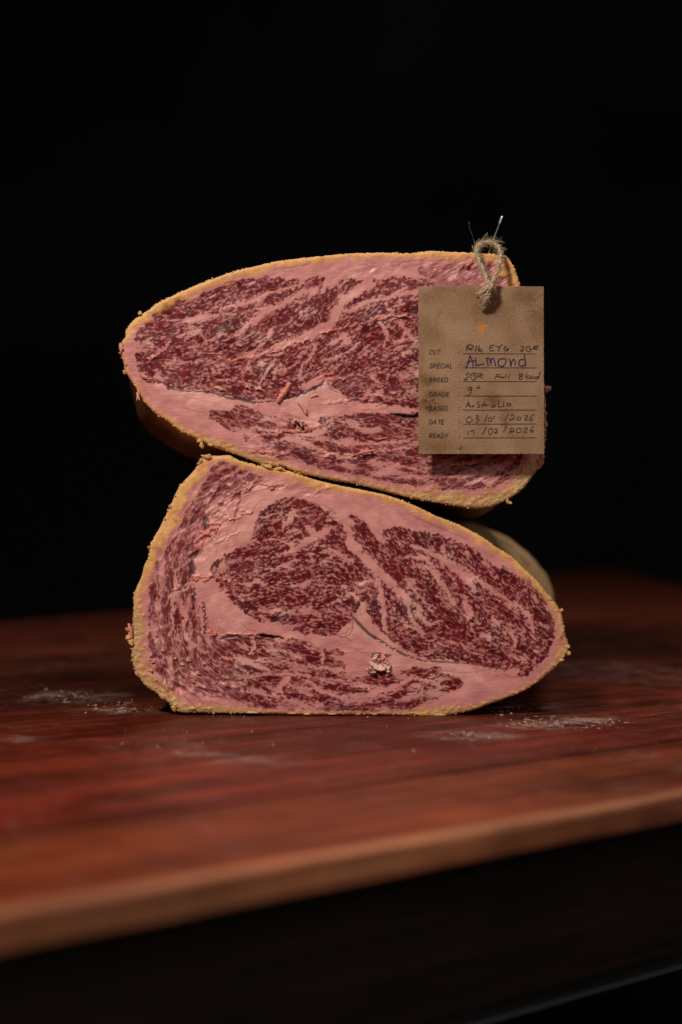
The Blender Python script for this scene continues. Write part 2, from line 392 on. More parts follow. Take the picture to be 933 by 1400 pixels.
up_ctrl = [(220,460,-15),(260,500,0),(300,440,-20),(350,430,-30),(420,430,-38),(480,400,-45),(450,500,-35),(540,480,-25),(520,420,-15),(560,530,20),
 (320,580,25),(400,585,12),(450,600,8),(520,600,5),(600,640,-8),(480,640,10),(680,640,-30),(560,365,-5),(640,370,-40),(650,450,-20)]
up_regions = [
 ([(188.6,467),(193,454),(201,447),(212,433),(220.7,418),(246,410),(268,404),(289,399.7),(304,392),(326,385.7),(350,383.6),(378,382.5),(408,386),(442,383),(436,394),(433,407),(452,398),(476.5,386),(495.8,386.8),
   (515,387),(534,384),(575,384),(640,395),(690,402),(712,450),(716,505),(690,545),(640,552),(575,553),(550,552),(532,551),(517,545.7),(489,545.7),(472,539),(463.6,528.6),(453,519),(442,521),(429,527),(403.6,537),(384,543),(350,543),
   (338.6,543),(308.6,537),(278.6,531),(242,529),(227,524),(205,517),(199,511),(190.7,494)], 0.52, 'eye', 0.0),
 ([(287,566),(313,560.8),(328,556.5),(350,565),(378,573.6),(400,576),(414,574),(425,590),(440,573),(455,570),(480,567),(550,567),(640,570),(700,575),(716,600),(706,638),(680,662),(620,667),(550,658),(480,646),(425,634),(380,622),(350,606),(326,593),(308,580)], 0.50, 'strip', 0.05),
 ([(575,365),(620,362),(665,360),(690,372),(700,395),(660,400),(600,390)], 0.30, 'strip', 0.6)]
up_seams = [
 ([(300,424),(345,411),(364,403),(400,393)], [3,7,6,2]),
 ([(322,458),(345,441),(365,425),(383,417),(410,402),(428,396)], [5,8,10,8,7,10]),
 ([(335,492),(362,481),(385,472),(412,463),(440,450),(452,443),(462,424),(468,414),(480,405),(492,396),(505,389)], [2,4,7,10,13,12,12,11,10,12,14]),
 ([(470,424),(487,421),(505,412),(527,407),(551,403),(575,398)], [6,7,6,5,6,8]),
 ([(250,440),(275,436),(300,432)], [2,5,3]),
 ([(205,490),(222,478),(232,466)], [2,4,2]),
 ([(431,470),(427,484),(416,499),(408,516)], 5),
 ([(372,496),(363,511),(354,524)], 4), ([(384,497),(374,518)], 3),
 ([(442,492),(455,491),(470,486),(490,470)], 4),
 ([(508,514),(517,522)], 7), ([(540,404),(556,392)], 5), ([(520,440),(530,460),(525,474)], [6,4,2]),
 ([(548,440),(560,458),(572,470)], [7,4,3]),
 ([(236,497),(300,495),(350,487),(400,470)], 2.5),
 ([(325,596),(350,586),(371,588),(400,591),(430,594),(446,584),(453,574)], [9,4,3,5,6,7,6]),
 ([(340,603),(362,606),(380,603),(400,600),(430,612),(455,622),(480,624),(520,616),(560,612)], [6,4,4,6,5,4,5,4,3]),
 ([(415,573),(430,580),(432,592)], [14,14,9]),
 ([(510,630),(530,642),(545,636),(570,642)], [10,6,5,4]),
 ([(470,600),(500,606),(560,603)], 4), ([(560,652),(600,652),(640,650),(680,640),(705,618)], [3,4,7,9,10]),
 ([(575,640),(620,636),(660,628),(690,610)], [2,4,6,8]),
]
fascia = s2l((78, 58, 62)); redl = s2l((128, 44, 46)); blk = s2l((14, 8, 8)); pinkd = s2l((150, 88, 88))
up_lines = [
 ([(225,526),(242,534),(270,535.5),(291.5,537.6),(308.6,543.6),(328,545.7),(343,550),(350,550.7)], [1.0,1.6,1.4,1.8,2.2,3.4,2.4,2.0], 0.5, fascia, 0.9, False),
 ([(350,550.7),(362,550.2),(375.7,548.3),(388,546),(401.4,542.5)], [2,2,2.4], 0.5, fascia, 0.9, True),
 ([(401.4,542.5),(422.9,535),(437.9,526.5),(444,522)], [2.6,3.2,2.2], 0.5, fascia, 0.9, False),
 ([(449.7,525.4),(453,531.8),(461.5,536)], [1.4,1.0], 0.2, fascia, 0.8, False),
 ([(535,566),(548,568.3),(562,569.2),(575,569)], [1,3.0,3.2,3], 3.0, blk, 1.0, False),
 ([(514,556),(522,554),(528,552)], [1,1], 0.8, redl, 0.9, False),
 ([(375,369),(395,366),(425,361)], [1,1], 0.3, pinkd, 0.7, False), ([(479,372),(495,363),(515,360)], [1,1], 0.3, pinkd, 0.7, False),
 ([(287,566),(265,562),(250,556)], [1,0.6], 0.1, pinkd, 0.6, False), ([(220,540),(250,540),(285,548),(300,551)], [1,1.2,1], -0.2, C_FAT2, 0.5, False),
 ([(545,362),(565,356),(580,357)], [1.2,1.2], 0.4, pinkd, 0.8, False),
]
up_ridges = [
 ([(232,497),(262,495),(300,493),(330,490),(350,487),(372,482),(392,474),(404,467.5),(429,466)], 1.5, 1.3, C_SAL, 0.75),
 ([(440,455),(455,451),(480,446),(515,438),(537,431),(552,430),(575,430)], 1.5, 1.6, C_SAL, 0.7),
 ([(371,584),(385,587),(410,590),(425,587),(440,583),(452,577)], 1.5, 1.8, C_SAL, 0.9),
 ([(350,596),(380,594),(395,589)], 1.3, 1.2, C_SAL, 0.9),
 ([(429,516),(442,515),(455,518),(468,517)], 2.6, 1.6, C_SAL, 0.8),
 ([(444,552),(465,549),(490,546),(505,546),(520,551)], 1.3, 1.2, C_FAT2, 0.5),
 ([(440,624),(465,622),(490,620),(515,613)], 1.4, 1.3, C_SAL, 0.6),
 ([(348,614),(362,618),(378,622),(395,619)], 2.0, 1.4, C_SAL, 0.7),
 ([(496,545),(508,547),(515,549)], 1.8, 0.8, s2l((200,80,70)), 0.8),
 ([(280,411),(300,402),(330,392),(350,388)], 0.9, 0.6, C_FATM, 0.5),
]
up_spots = [(610,368,60,16,-5,1.6),(675,372,24,20,0,2.2),(680,630,40,16,-30,2.0),(620,650,60,16,-5,1.2),(500,372,50,12,-8,0.7),(400,580,60,14,10,0.9),(470,520,30,10,10,1.0),
            (640,600,60,24,0,1.6),(520,560,40,8,0,0.6),(300,490,70,5,0,0.9),(360,615,30,10,15,1.6),(700,600,20,60,0,1.2),(500,440,60,5,-12,0.8)]
def up_tone(X, Y): return np.clip(smooth(500, 620, X * 0.35 + Y * 0.75) * 0.9 + smooth(505, 560, Y) * 0.35, 0, 1) * smooth(430, 520, Y)

lo_ctrl = [(400,720,-15),(350,780,0),(420,800,-20),(480,780,30),(520,850,45),(560,780,50),(540,720,35),(620,780,48),(680,820,45),(620,860,30),(700,880,15),(730,850,60),(580,880,20),
 (240,780,95),(230,850,88),(260,850,90),(240,900,70),(300,680,-35),(280,720,-60),(330,650,-20),(290,930,35),(340,900,15),(400,890,10),(400,930,12),(480,940,5),(560,930,-15),(600,930,-20)]
lo_regions = [
 ([(353,719),(359,704),(378.6,690.4),(400,684),(425.7,691.5),(447,702),(462,708.6),(468.6,723.6),(471.8,734),(468.6,747),(482,760),(494,770.8),(506,784),(515.8,796.4),(514,812),(508,822),(495,818),(485.8,832.9),(473,850),(451.5,864),(425.7,862.9),(404.3,860.8),
   (382.9,855.4),(372,849),(352.9,844.7),(334,832),(322,822),(310,805),(299,795),(291,780),(297,768),(327,752.9),(342,742)], 0.50, 'eye', 0.0),
 ([(476,709),(488,710.7),(503,723.6),(523,738),(532,725),(558,726.5),(581.5,731.8),(603,735),(620,741.5),(650,756.5),(671.5,773.6),(690,780),(703,788),(720,796.4),(737,811.5),(750,835),(755.4,856.5),(754.3,875.8),(745.8,893),(737,903),(724.4,914.3),(713.6,921.8),
   (711.5,911),(690,912),(668.6,909),(636.5,902),(615,898),(587,896),(565.7,889),(545,880),(535,872),(522,860),(508,840),(502,822),(515,815),(512,790),(497,762),(483,740)], 0.58, 'eye', 0.0),
 ([(299.3,633),(325,639),(346.5,651),(356,656),(338,672),(310,683),(297,700),(275.8,708.6),(277.9,725.8),(267,747),(271.5,752.9),(260.8,772),(265,789),(262,810),(270,830),(274,868),(297,873),(342,869.5),(360,873.6),(402.9,877.9),(435,888.6),(446,889.7),(467,893),
   (471.5,920),(488,925),(520,921),(540,918.6),(591.5,914.3),(606.5,920.7),(632,933.6),(615,942),(593.6,953),(552.9,969),(488.6,969),(400,969),(360,966),(331.5,961),(288.6,950),(245.7,936),(217,918),(207,877),(205,847),(206,815),(213,778),(230.7,750),(243,725.8),(255,704),(268,681),(284,650)], 0.46, 'strip', 0.0)]
lo_seams = [
 ([(470,706),(475,720),(479,735),(487,748),(494,757),(512,775),(530,793),(539,802),(552,813),(562,822),(576,836)], [10,10,9,10,12,14,13,12,9,7,4]),
 ([(512,780),(518,800),(521,815),(524,836),(527,858),(532,866)], [6,8,8,7,6,3]),
 ([(496,707),(505,716),(523,739),(528,742)], [6,6,5,2]),
 ([(560,745),(580,752),(592,756.5),(616,773.6),(639,793),(650,808)], [3,5,8,9,9,5]),
 ([(570,771),(594,784),(607,806)], [3,7,5]),
 ([(602,759),(620,771),(639,783),(656,794),(674,807),(698,822),(720,838),(735,855)], [4,6,7,7,5,4,3,2]),
 ([(555,760),(575,762),(585,768),(598,784),(606,800),(614,812),(622,828)], [3,5,7,6,6,7,3]),
 ([(570,838),(585,852),(600,850)], [4,6,3]), ([(636,826),(643,838),(640,848)], [10,9,3]),
 ([(553,815),(560,835),(566,850),(580,868)], [6,5,4,2]),
 ([(675,845),(682,852)], 8), ([(660,868),(668,872)], 7), ([(718,838),(726,850),(728,862)], [5,7,4]), ([(700,864),(705,876),(698,888)], [4,6,4]),
 ([(400,752),(416,742),(432,733),(446,725),(452,722)], [9,10,9,8,4]), ([(352,741),(378,738),(404,746)], [0.5,2,4]),
 ([(378,760),(390,757),(402,754)], [1,4,4]), ([(388,718),(396,712),(400,704)], [6,8,4]), ([(420,720),(428,728)], 6),
 ([(415,835),(425,833)], 8), ([(340,800),(352,796),(362,800)], [5,6,4]), ([(440,745),(470,762),(480,768)], [3,4,5]),
 ([(498,798),(506,795)], 8), ([(440,770),(455,760)], 4),
 ([(450,828),(480,812),(500,806)], [3,4,3]),
 ([(225,790),(218,820),(219,850),(222,880)], [4,3,3,2]), ([(240,800),(236,830),(238,860),(250,890)], [3,3,3,2]), ([(255,838),(252,860),(262,880),(285,893)], [5,5,4,4]),
 ([(232,815),(250,808),(262,795)], [3,4,6]), ([(240,780),(255,770),(262,760)], 3),
 ([(300,655),(320,650),(340,660)], 3), ([(262,695),(280,680),(300,660)], [2,4,3]), ([(285,700),(300,690),(320,680)], 8),
 ([(250,735),(270,728),(276,715)], [2,5,4]),
 ([(345,872),(348,882),(343,892)], 5), ([(438,890),(443,902),(436,912)], [6,4,2]),
 ([(300,900),(350,903),(400,908),(440,914),(475,918)], [2,3,5,4,8]), ([(392,928),(384,938),(374,950)], [8,7,5]),
 ([(300,935),(340,925),(380,922),(400,922),(440,928),(480,931)], [2,3,3,5,4,5]),
 ([(395,938),(430,942),(465,953),(480,960),(495,955),(520,945),(545,938),(560,925)], [4,4,6,5,8,9,8,6]),
 ([(330,945),(360,948),(400,958),(440,964)], [2,3,4,4]), ([(545,925),(575,928),(600,935)], [6,5,5]), ([(560,950),(590,944),(610,938)], [2,3,4]),
 ([(470,935),(500,940),(525,941)], 3),
]
lo_lines = [
 ([(481.5,842.5),(490,852),(503,865),(514,873)], [1.2,3.6,3.2,3.0], 0.7, fascia, 0.92, False),
 ([(514,873),(533,884.3),(548,893),(562,899),(576.4,903)], [3.0,2.6,2.0], 0.6, fascia, 0.9, True),
 ([(576.4,903),(595.7,904.7),(615,906),(632,906.8),(660,910),(679,913),(689,915)], [1.8,2.2,1.6,1.5,1.6], 0.4, s2l((100,72,74)), 0.85, False),
 ([(481.5,846),(483,857),(480,867),(473,871)], [1.3,1.2], 0.5, redl, 0.7, False), ([(455,868),(468,867),(479,860)], [1,1], 0.3, redl, 0.5, False),
 ([(440,862),(455,868),(473,873),(480,876)], [1,1.4,1], 0.4, redl, 0.6, False), ([(515,805),(505,828),(495,842),(492,832)], [1,1], 0.2, pinkd, 0.5, False),
 ([(356,868.9),(370,870.3),(387,872.5)], [3,3.0,1.0], 4.0, blk, 1.0, False),
 ([(350,864),(340,861),(330,852)], [1,0.7], 0.4, pinkd, 0.7, False),
 ([(278,825.8),(280,838),(281,852),(280,866)], [4,4.5,3], 0.7, C_DARK, 0.85, True), ([(265,802),(266,811),(266.5,820)], [3,4.5,3], 0.5, C_DARK, 0.8, True),
 ([(262,771),(263.5,780)], [6,8], 0.6, C_DARK, 0.8, False), ([(262,762),(267,758),(271,755)], [4,7,3], 0.8, C_DARK, 0.8, False), ([(281,712),(283,720)], [7,8], 0.6, C_DARK, 0.7, False),
 ([(301.5,874),(312,871.5),(325,869.7)], [2.5,3,2], 0.8, C_DARK, 0.85, False), ([(328,873),(335,870)], [2,2], 0.5, C_DARK, 0.8, False), ([(350,874),(372,875)], [1.4,1], 0.5, C_DARK, 0.7, True),
 ([(330,672),(327,690),(322,708),(321,716)], [1.2,2.0,1.4], 1.2, redl, 0.6, False), ([(344,700),(352,690),(364,682)], [1,1], 0.3, pinkd, 0.6, False),
 ([(425,688),(445,692),(460,704)], [1,1,1], 0.3, pinkd, 0.7, False), ([(405,874),(425,879),(438,889)], [1.2,1], 0.3, pinkd, 0.8, False),
 ([(558,703),(585,715),(615,728),(640,738)], [1,1], 0.3, pinkd, 0.7, False),
 ([(600,917),(640,920),(672,917),(700,926),(712,925)], [1,1,1], 0.3, pinkd, 0.6, False),
 ([(373,849),(378,846)], [5,5], 0.8, s2l((60,14,18)), 0.9, False), ([(437,858),(440,856)], [5,5], 0.8, s2l((60,14,18)), 0.9, False),
 ([(345,886),(340,900)], [1,1], 0.1, C_FAT2, 0.3, False),
]
lo_ridges = [
 ([(236,808),(248,803),(258,795),(265,789),(272,788),(280,792),(290,788),(300,792),(312,795)], 2.0, 1.8, C_SAL, 0.55),
 ([(286,718),(300,714),(315,708),(330,704),(345,700)], 1.8, 1.6, C_FAT2, 0.6),
 ([(300,688),(312,682),(330,672),(350,663),(372,664),(386,662)], 1.4, 1.5, C_FAT2, 0.5),
 ([(278,729),(288,727),(296,722)], 3.4, 2.4, C_SAL, 0.8),
 ([(262,756),(272,746),(278,742)], 2.0, 1.0, C_SAL, 0.5),
 ([(283,866),(290,864),(310,868),(330,868),(345,867.5),(356,868)], 1.2, 1.0, C_SAL, 0.7),
 ([(285,850),(286,858),(292,864)], 1.6, 0.8, s2l((215,90,86)), 0.7),
 ([(300,845),(298,860),(288,868)], 1.0, 0.4, C_FAT2, 0.4),
 ([(296,742),(310,735),(328,726)], 1.3, 0.9, C_FAT2, 0.4), ([(464,890),(490,891),(510,889)], 0.9, 0.5, C_FAT2, 0.5),
 ([(425,680),(440,668),(460,664),(490,664)], 1.0, 0.7, C_FAT2, 0.3), ([(490,805),(500,796)], 2.2, 0.8, C_FAT2, 0.5),
]
lo_spots = [(300,690,30,26,-35,2.6),(330,665,40,12,-15,1.8),(265,740,26,40,20,1.8),(225,770,16,40,10,1.0),(215,880,16,60,0,1.6),(262,930,34,26,30,3.0),(300,935,30,18,15,2.0),(230,935,26,18,40,2.2),(275,880,30,30,0,1.0),
            (300,740,20,10,-40,0.9),(520,905,18,12,0,0.8),(400,670,60,8,10,0.8)]
def lo_tone(X, Y): return np.clip(smooth(760, 900, Y) * 0.9 + blob(X, Y, 192, 870, 30, 70) * 0.3, 0, 1)

def fn_up(x, z, t):
    lf = smooth(0.02, -0.10, x) * smooth(0.23, 0.16, z); k = smooth(0, 0.5, np.array(t))
    rt = smooth(0.02, 0.10, x)
    low = smooth(0.20, 0.12, z)
    return -0.020 * lf * k, (-0.011 * rt * low - 0.006 * lf) * smooth(0, 0.8, np.array(t))
fn_up.floor = False
def fn_lo(x, z, t):
    k = smooth(0, 0.9, np.array(t)); rt = smooth(0.02, 0.11, x); up = smooth(0.02, 0.07, z)
    lowz = smooth(0.05, 0.0, z) * smooth(0, 0.3, np.array(t))
    return 0.027 * rt * k - 0.20 * x * lowz - 0.010 * rt * lowz, 0.009 * rt * up * k - 0.006 * smooth(0.03, -0.05, x) * up * k - z * 0.85 * smooth(0.040, 0.010, z) * smooth(0.02, 0.15, np.array(t))
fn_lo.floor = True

upper = thing("beef_rib_half", "upper marbled rib-eye half with the cardboard tag in front, resting on the other half", "beef", "cut halves of a dry-aged rib eye", (0, 0, 0.12))
lower = thing("beef_rib_half", "lower marbled rib-eye half standing directly on the red wooden table", "beef", "cut halves of a dry-aged rib eye", (0, 0, 0))
bpy.context.view_layer.update()
def shift(root):
    for o in root.children: o.matrix_parent_inverse = Matrix.Translation(-Vector(root.location))
# dusty, low-contrast left end of the lower half
lo_regions_d = lo_regions
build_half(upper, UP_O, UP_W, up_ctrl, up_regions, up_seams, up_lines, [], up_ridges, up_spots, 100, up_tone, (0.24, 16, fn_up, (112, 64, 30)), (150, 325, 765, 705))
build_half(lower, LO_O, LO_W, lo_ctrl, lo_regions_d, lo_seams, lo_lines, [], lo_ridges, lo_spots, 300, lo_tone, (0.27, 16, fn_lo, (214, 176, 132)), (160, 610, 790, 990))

# ------------------------------------------------------------------ crumbs and shavings left on the cut
rnd = random.Random(5)
def lump_mesh(seed, sub=2):
    bm = bmesh.new(); bmesh.ops.create_icosphere(bm, subdivisions=sub, radius=1.0)
    for v in bm.verts:
        n = mnoise.noise(v.co * 1.4 + Vector((seed * 3.1, 0, 0))) * 1.1 + mnoise.noise(v.co * 3.4 + Vector((0, seed, 0))) * 0.6 + mnoise.noise(v.co * 7 + Vector((0, seed, 0))) * 0.2
        v.co *= max(0.25, 0.9 + n)
    me = bpy.data.meshes.new("lump"); bm.to_mesh(me); bm.free()
    for p in me.polygons: p.use_smooth = True
    return me
def colored(me, c):
    a = me.attributes.new("tint", 'FLOAT_COLOR', 'POINT')
    co = np.empty(len(me.vertices) * 3); me.vertices.foreach_get("co", co); co = co.reshape(-1, 3)
    v = 1 + 0.2 * np.sin(co[:, 0] * 5 + co[:, 1] * 4)
    d = np.ones((len(me.vertices), 4), np.float32); d[:, :3] = np.clip(np.array(c)[None] * v[:, None], 0, 1); a.data.foreach_set("color", d.ravel())
    return me
LUMPS = {}
for cn, cc in (('pale', s2l((232, 172, 152))), ('salmon', s2l((232, 148, 128))), ('red', s2l((206, 98, 88))), ('gold', s2l((228, 180, 112)))):
    LUMPS[cn] = [colored(lump_mesh(i + 7 * len(LUMPS), 3), cc) for i in range(4)]
    for m_ in LUMPS[cn]: m_.materials.append(M_crumb)
def crumb(root, name, X, Y, rx, ry, ang=0, cn='pale', y=-0.0004, rz=None):
    o = bpy.data.objects.new(name, rnd.choice(LUMPS[cn])); sc.collection.objects.link(o); o.parent = root
    p = Vector(W(X, Y, y)) - Vector(root.location); o.location = p
    rz = rz or min(rx, ry)
    o.scale = (rx * K * 0.85, rz * K * 0.5, ry * K * 0.85); o.rotation_euler = (rnd.uniform(-.3, .3), -math.radians(-ang), rnd.uniform(-.3, .3))
    return o
for (X, Y, rx, ry, a, c) in [(201,517,8,4,20,'salmon'),(196,513,4,4,0,'salmon'),(292,466,4,3.5,-30,'salmon'),(328,472,4,2,0,'pale'),(303,490,3,2,0,'pale'),
        (301,531,7,3,0,'pale'),(340,528,5,4,30,'pale'),(353,531,7,3,0,'pale'),(209,487,2.5,4,-40,'pale'),(166,474,3,6,0,'salmon'),(170,509,2.5,4,0,'salmon'),(189,541,2.6,7,5,'pale'),(172,498,2.5,3,0,'salmon'),
        (449,512,7,2.4,-5,'salmon'),(468,518,4,2,20,'salmon'),(427,585,4,2.2,0,'salmon'),(407,583,2,5,0,'pale'),(447,571,4,2,30,'pale'),(429,541,6,2,-20,'pale'),(505,547,7,1.4,10,'salmon'),
        (373,619,8,3,-8,'salmon'),(358,616,6,2.5,20,'salmon'),(397,590,10,2,4,'salmon'),(382,640,7,1.6,0,'gold'),(365,637,8,2.6,10,'gold'),(276,607,2.6,6,0,'gold'),(273,602,4,4,0,'gold'),(288,608,4,2.6,20,'gold'),(191.5,428,3,3,0,'gold'),
        (694,684,2,5,0,'gold'),(697,687,4,2,20,'gold'),(738,632,4,5,0,'salmon'),(742,626,3,5,0,'salmon'),(748,532,4,4,0,'salmon'),(752,530,2.4,2.4,0,'pale'),(746,566,2.2,4,0,'salmon'),(747,580,2.2,4,0,'pale'),(746,590,1.8,3,0,'salmon'),
        (640,362,6,2.5,-40,'salmon'),(520,600,9,1.6,-10,'salmon'),(548,432,9,1.5,-4,'salmon')]:
    crumb(upper, "meat_crumb" if c in ('red', 'salmon') else "fat_crumb", X, Y, rx, ry, a, c)
for (X, Y, rx, ry, a, c) in [(281,729,7,4,0,'salmon'),(293,724,6,4.5,0,'salmon'),(289,731,7,2.5,10,'pale'),(177.5,862,4.5,8,-10,'salmon'),(176,871,4,5,0,'gold'),(179.5,878,4,5,0,'gold'),(176,854,2,2,0,'salmon'),
        (187,921,1.6,5,-30,'salmon'),(372,667,3.5,3.2,0,'gold'),(313,703,6,2,15,'pale'),(300,716,3.4,2,30,'pale'),(258,902,3.4,3.4,0,'pale'),(271,920,3.4,3.0,0,'pale'),(263,930,3.2,2,0,'salmon'),(250,908,2.6,2.4,0,'pale'),(279,908,3.0,2.4,0,'salmon'),
        (240,900,2.4,2.0,0,'gold'),(209,903,4.5,2.4,0,'salmon'),(207,917,3,3,0,'gold'),(222,889,2.4,2.2,0,'pale'),(214,868,2.2,2,0,'pale'),(241,964,7,4,20,'gold'),(238,968,4,5,0,'gold'),(286,968,6,2.6,0,'gold'),(262,968,7,3,0,'gold'),
        (222,952,6,3,30,'gold'),(283,624,7,3,0,'gold'),(275,630,3,4,0,'gold'),(232,692,1.6,3,20,'salmon'),(204,748,2,3,0,'gold'),(776,884,4,3,0,'gold'),(778,893,3,3,0,'gold'),(768,902,4,3,0,'gold'),
        (768,870,2.4,6,0,'salmon'),(768,834,3,3,0,'gold'),(345,974,8,1.8,0,'pale'),(400,975,7,1.6,0,'gold'),(455,976,6,1.6,0,'gold'),(420,976,5,1.8,0,'gold'),(490,976,4,1.6,0,'gold'),(575,976,12,2.4,0,'gold'),(600,977,8,2,0,'gold'),(512,976,5,1.6,0,'gold'),
        (292,866,5,2,-5,'salmon'),(268,791,5,2.4,-20,'salmon'),(282,790,6,2.6,0,'salmon')]:
    crumb(lower, "meat_crumb" if c in ('red', 'salmon') else "fat_crumb", X, Y, rx, ry, a, c)

def rim_crumbs(root, outline, n, seed, prob):
    r = random.Random(seed); O = catmull(outline, 6); Ocx, Ocy = O.mean(0); bm = bmesh.new(); tints = []
    for i in range(n):
        X, Y = O[r.randrange(len(O))]
        if r.random() > prob(X, Y): continue
        m0 = len(bm.verts); sz = r.uniform(0.5, 1.7) * K
        M = Matrix.Translation(Vector(W(X + (Ocx - X) * 0.006 + r.gauss(0, 0.9), Y + (Ocy - Y) * 0.010 + r.gauss(0, 0.9), r.uniform(-0.0002, 0.003)))) @ Matrix.Rotation(r.uniform(0, 6), 4, Vector((r.random(), r.random(), r.random() + .01)).normalized()) @ Matrix.Diagonal((sz * r.uniform(.7, 1.8), sz, sz * r.uniform(.6, 1.2), 1))
        bmesh.ops.create_icosphere(bm, subdivisions=1, radius=1.0, matrix=M)
        bm.verts.ensure_lookup_table()
        for v in bm.verts[m0:]: v.co += Vector((r.gauss(0, .15), r.gauss(0, .15), r.gauss(0, .15))) * sz
        tints += [s2l(r.choice([(228,180,112),(222,170,110),(232,176,140)])) * r.uniform(0.75, 1.05)] * (len(bm.verts) - m0)
    me = bpy.data.meshes.new("rind_crumbs"); bm.to_mesh(me); bm.free()
    a = me.attributes.new("tint", 'FLOAT_COLOR', 'POINT'); d = np.ones((len(me.vertices), 4), np.float32); d[:, :3] = np.array(tints); a.data.foreach_set("color", d.ravel())
    o = link("rind_crumbs", me, M_crumb, root, "stuff"); return o
rim_crumbs(upper, UP_O, 650, 3, lambda X, Y: 0.85 if Y > 570 else (0.12 if Y < 480 else 0.4))
rim_crumbs(lower, LO_O, 650, 4, lambda X, Y: 0.85 if (Y > 860) else (0.08 if X > 330 else 0.3))

def ribbon_curl(root, name, path, width, amp, cn, seed, y=-0.0022):
    """thin curled shaving of fat; path in photo px"""
    r = random.Random(seed); q = catmull(path, 8, False); n = len(q); m = 7
    V = []; F = []
    for i, (X, Y) in enumerate(q):
        t = i / (n - 1); a = q[min(i + 1, n - 1)] - q[max(i - 1, 0)]; a = a / (np.linalg.norm(a) + 1e-9); b = np.array([-a[1], a[0]])
        wl = width * (0.45 + 0.55 * math.sin(math.pi * min(max(t, 0.03), 0.97)) ** 0.5) * (1 + 0.3 * mnoise.noise(Vector((t * 9, seed, 0))))
        for j in range(m):
            v = j / (m - 1) - 0.5
            ruff = amp * (abs(v * 2) ** 1.5) * mnoise.noise(Vector((t * 14 + seed, j * 0.35, 0))) * 2.4
            px = q[i] + b * wl * v + a * mnoise.noise(Vector((t * 20, j, seed))) * 1.2
            w0 = W(px[0] + b[0] * ruff * 0.4, px[1] + b[1] * ruff * 0.4, y - (0.0006 + ruff * K * 1.2 if True else 0) - 0.0006 * math.cos(v * 5))
            V.append(w0)
    for i in range(n - 1):
        for j in range(m - 1):
            F.append((i * m + j, i * m + j + 1, (i + 1) * m + j + 1, (i + 1) * m + j))
    base = s2l({'pale': (236, 178, 158), 'salmon': (232, 142, 122)}[cn])
    V = np.array(V); off = np.array([0, 0.0006, 0]); nv = len(V)
    V2 = np.concatenate([V, V + off]); F = np.array(F)
    bnd = []
    for i in range(n - 1): bnd += [(i * m, (i + 1) * m), ((i + 1) * m + m - 1, i * m + m - 1)]
    for j in range(m - 1): bnd += [(j + 1, j), ((n - 1) * m + j, (n - 1) * m + j + 1)]
    Fw = np.array([(a, b, b + nv, a + nv) for a, b in bnd])
    FF = np.concatenate([F, F[:, ::-1] + nv, Fw])
    V2 = V2 - np.array(root.location)
    link(name, meshnp(name, V2, FF, np.broadcast_to(base, (2 * nv, 3)) * np.random.default_rng(seed).uniform(.85, 1.05, (2 * nv, 1))), M_crumb, root)
def crumpled(root, name, X, Y, rx, ry, seed, cn, lift):
    """torn scrap of fat, crumpled like wet paper"""
    n = 34; u = np.linspace(-1, 1, n); U, Vv = np.meshgrid(u, u)
    a1 = fnoise((n, n), 20, seed, bw=.4); a2 = fnoise((n, n), 12, seed + 1, bw=.4); a3 = fnoise((n, n), 24, seed + 2, bw=.5)
    r = np.sqrt(U * U + Vv * Vv) * (1 + 0.16 * a3 + 0.10 * a1)
    keep = (r < 0.92) & (r + 0.10 * a2 > 0.10)
    hgt = lift * (1.1 * np.exp(-(a1 / 0.35) ** 2) + 0.35 * np.exp(-(a2 / 0.4) ** 2) + 0.45 + 0.2 * a3) * (0.45 + 0.75 * np.exp(-((r - 0.7) / 0.25) ** 2))
    px = X + (U + 0.10 * a2) * rx; py = Y + (Vv + 0.10 * a1) * ry
    P_ = np.stack([(px - X0) * K, -0.0009 - np.clip(hgt, 0.1, 9) * K, H + (Y0 - py) * K], -1).reshape(-1, 3) - np.array(root.location)
    id_ = np.arange(n * n).reshape(n, n); q = keep[:-1, :-1] & keep[1:, 1:] & keep[1:, :-1] & keep[:-1, 1:]
    F = np.stack([id_[1:, :-1][q], id_[1:, 1:][q], id_[:-1, 1:][q], id_[:-1, :-1][q]], 1); m = n * n
    Eo = np.concatenate([F[:, [0, 1]], F[:, [1, 2]], F[:, [2, 3]], F[:, [3, 0]]]); E = np.sort(Eo, 1); key = E[:, 0] * m + E[:, 1]
    _, inv, cnt = np.unique(key, return_inverse=True, return_counts=True); bd = Eo[cnt[inv] == 1]
    FF = np.concatenate([F, F[:, ::-1] + m, np.stack([bd[:, 1], bd[:, 0], bd[:, 0] + m, bd[:, 1] + m], 1)])
    base = mix(np.broadcast_to(s2l((244, 200, 184)), (m, 3)), np.broadcast_to(s2l((226, 132, 114)), (m, 3)), (smooth(0.2, 1.6, a3 - U * .6 + .3).ravel()) * (0.8 if cn == 'mixed' else 0.2))
    VV, FF, CC = compact(np.concatenate([P_, P_ + np.array([0, 0.0005, 0])]), FF, np.concatenate([base, base]))
    link(name, meshnp(name, VV, FF, CC), M_crumb, root)
crumpled(lower, "fat_shaving", 520, 906, 13.5, 13, 41, 'mixed', 3.2)
crumpled(lower, "fat_shaving", 513, 893, 7, 4, 52, 'pale', 3.0)
crumpled(lower, "fat_shaving", 508, 916, 7, 4, 63, 'pale', 3.0)
ribbon_curl(upper, "fat_shaving", [(397,523),(392,532),(385,541),(380,550)], 9, 1.6, 'salmon', 5, -0.0002)
ribbon_curl(upper, "fat_shaving", [(408,550),(413,555),(417,561),(419,566)], 5, 0.9, 'pale', 6, -0.0008)
ribbon_curl(upper, "fat_shaving", [(399,578),(405,574),(410,577),(413,583)], 4, 1.6, 'pale', 15)
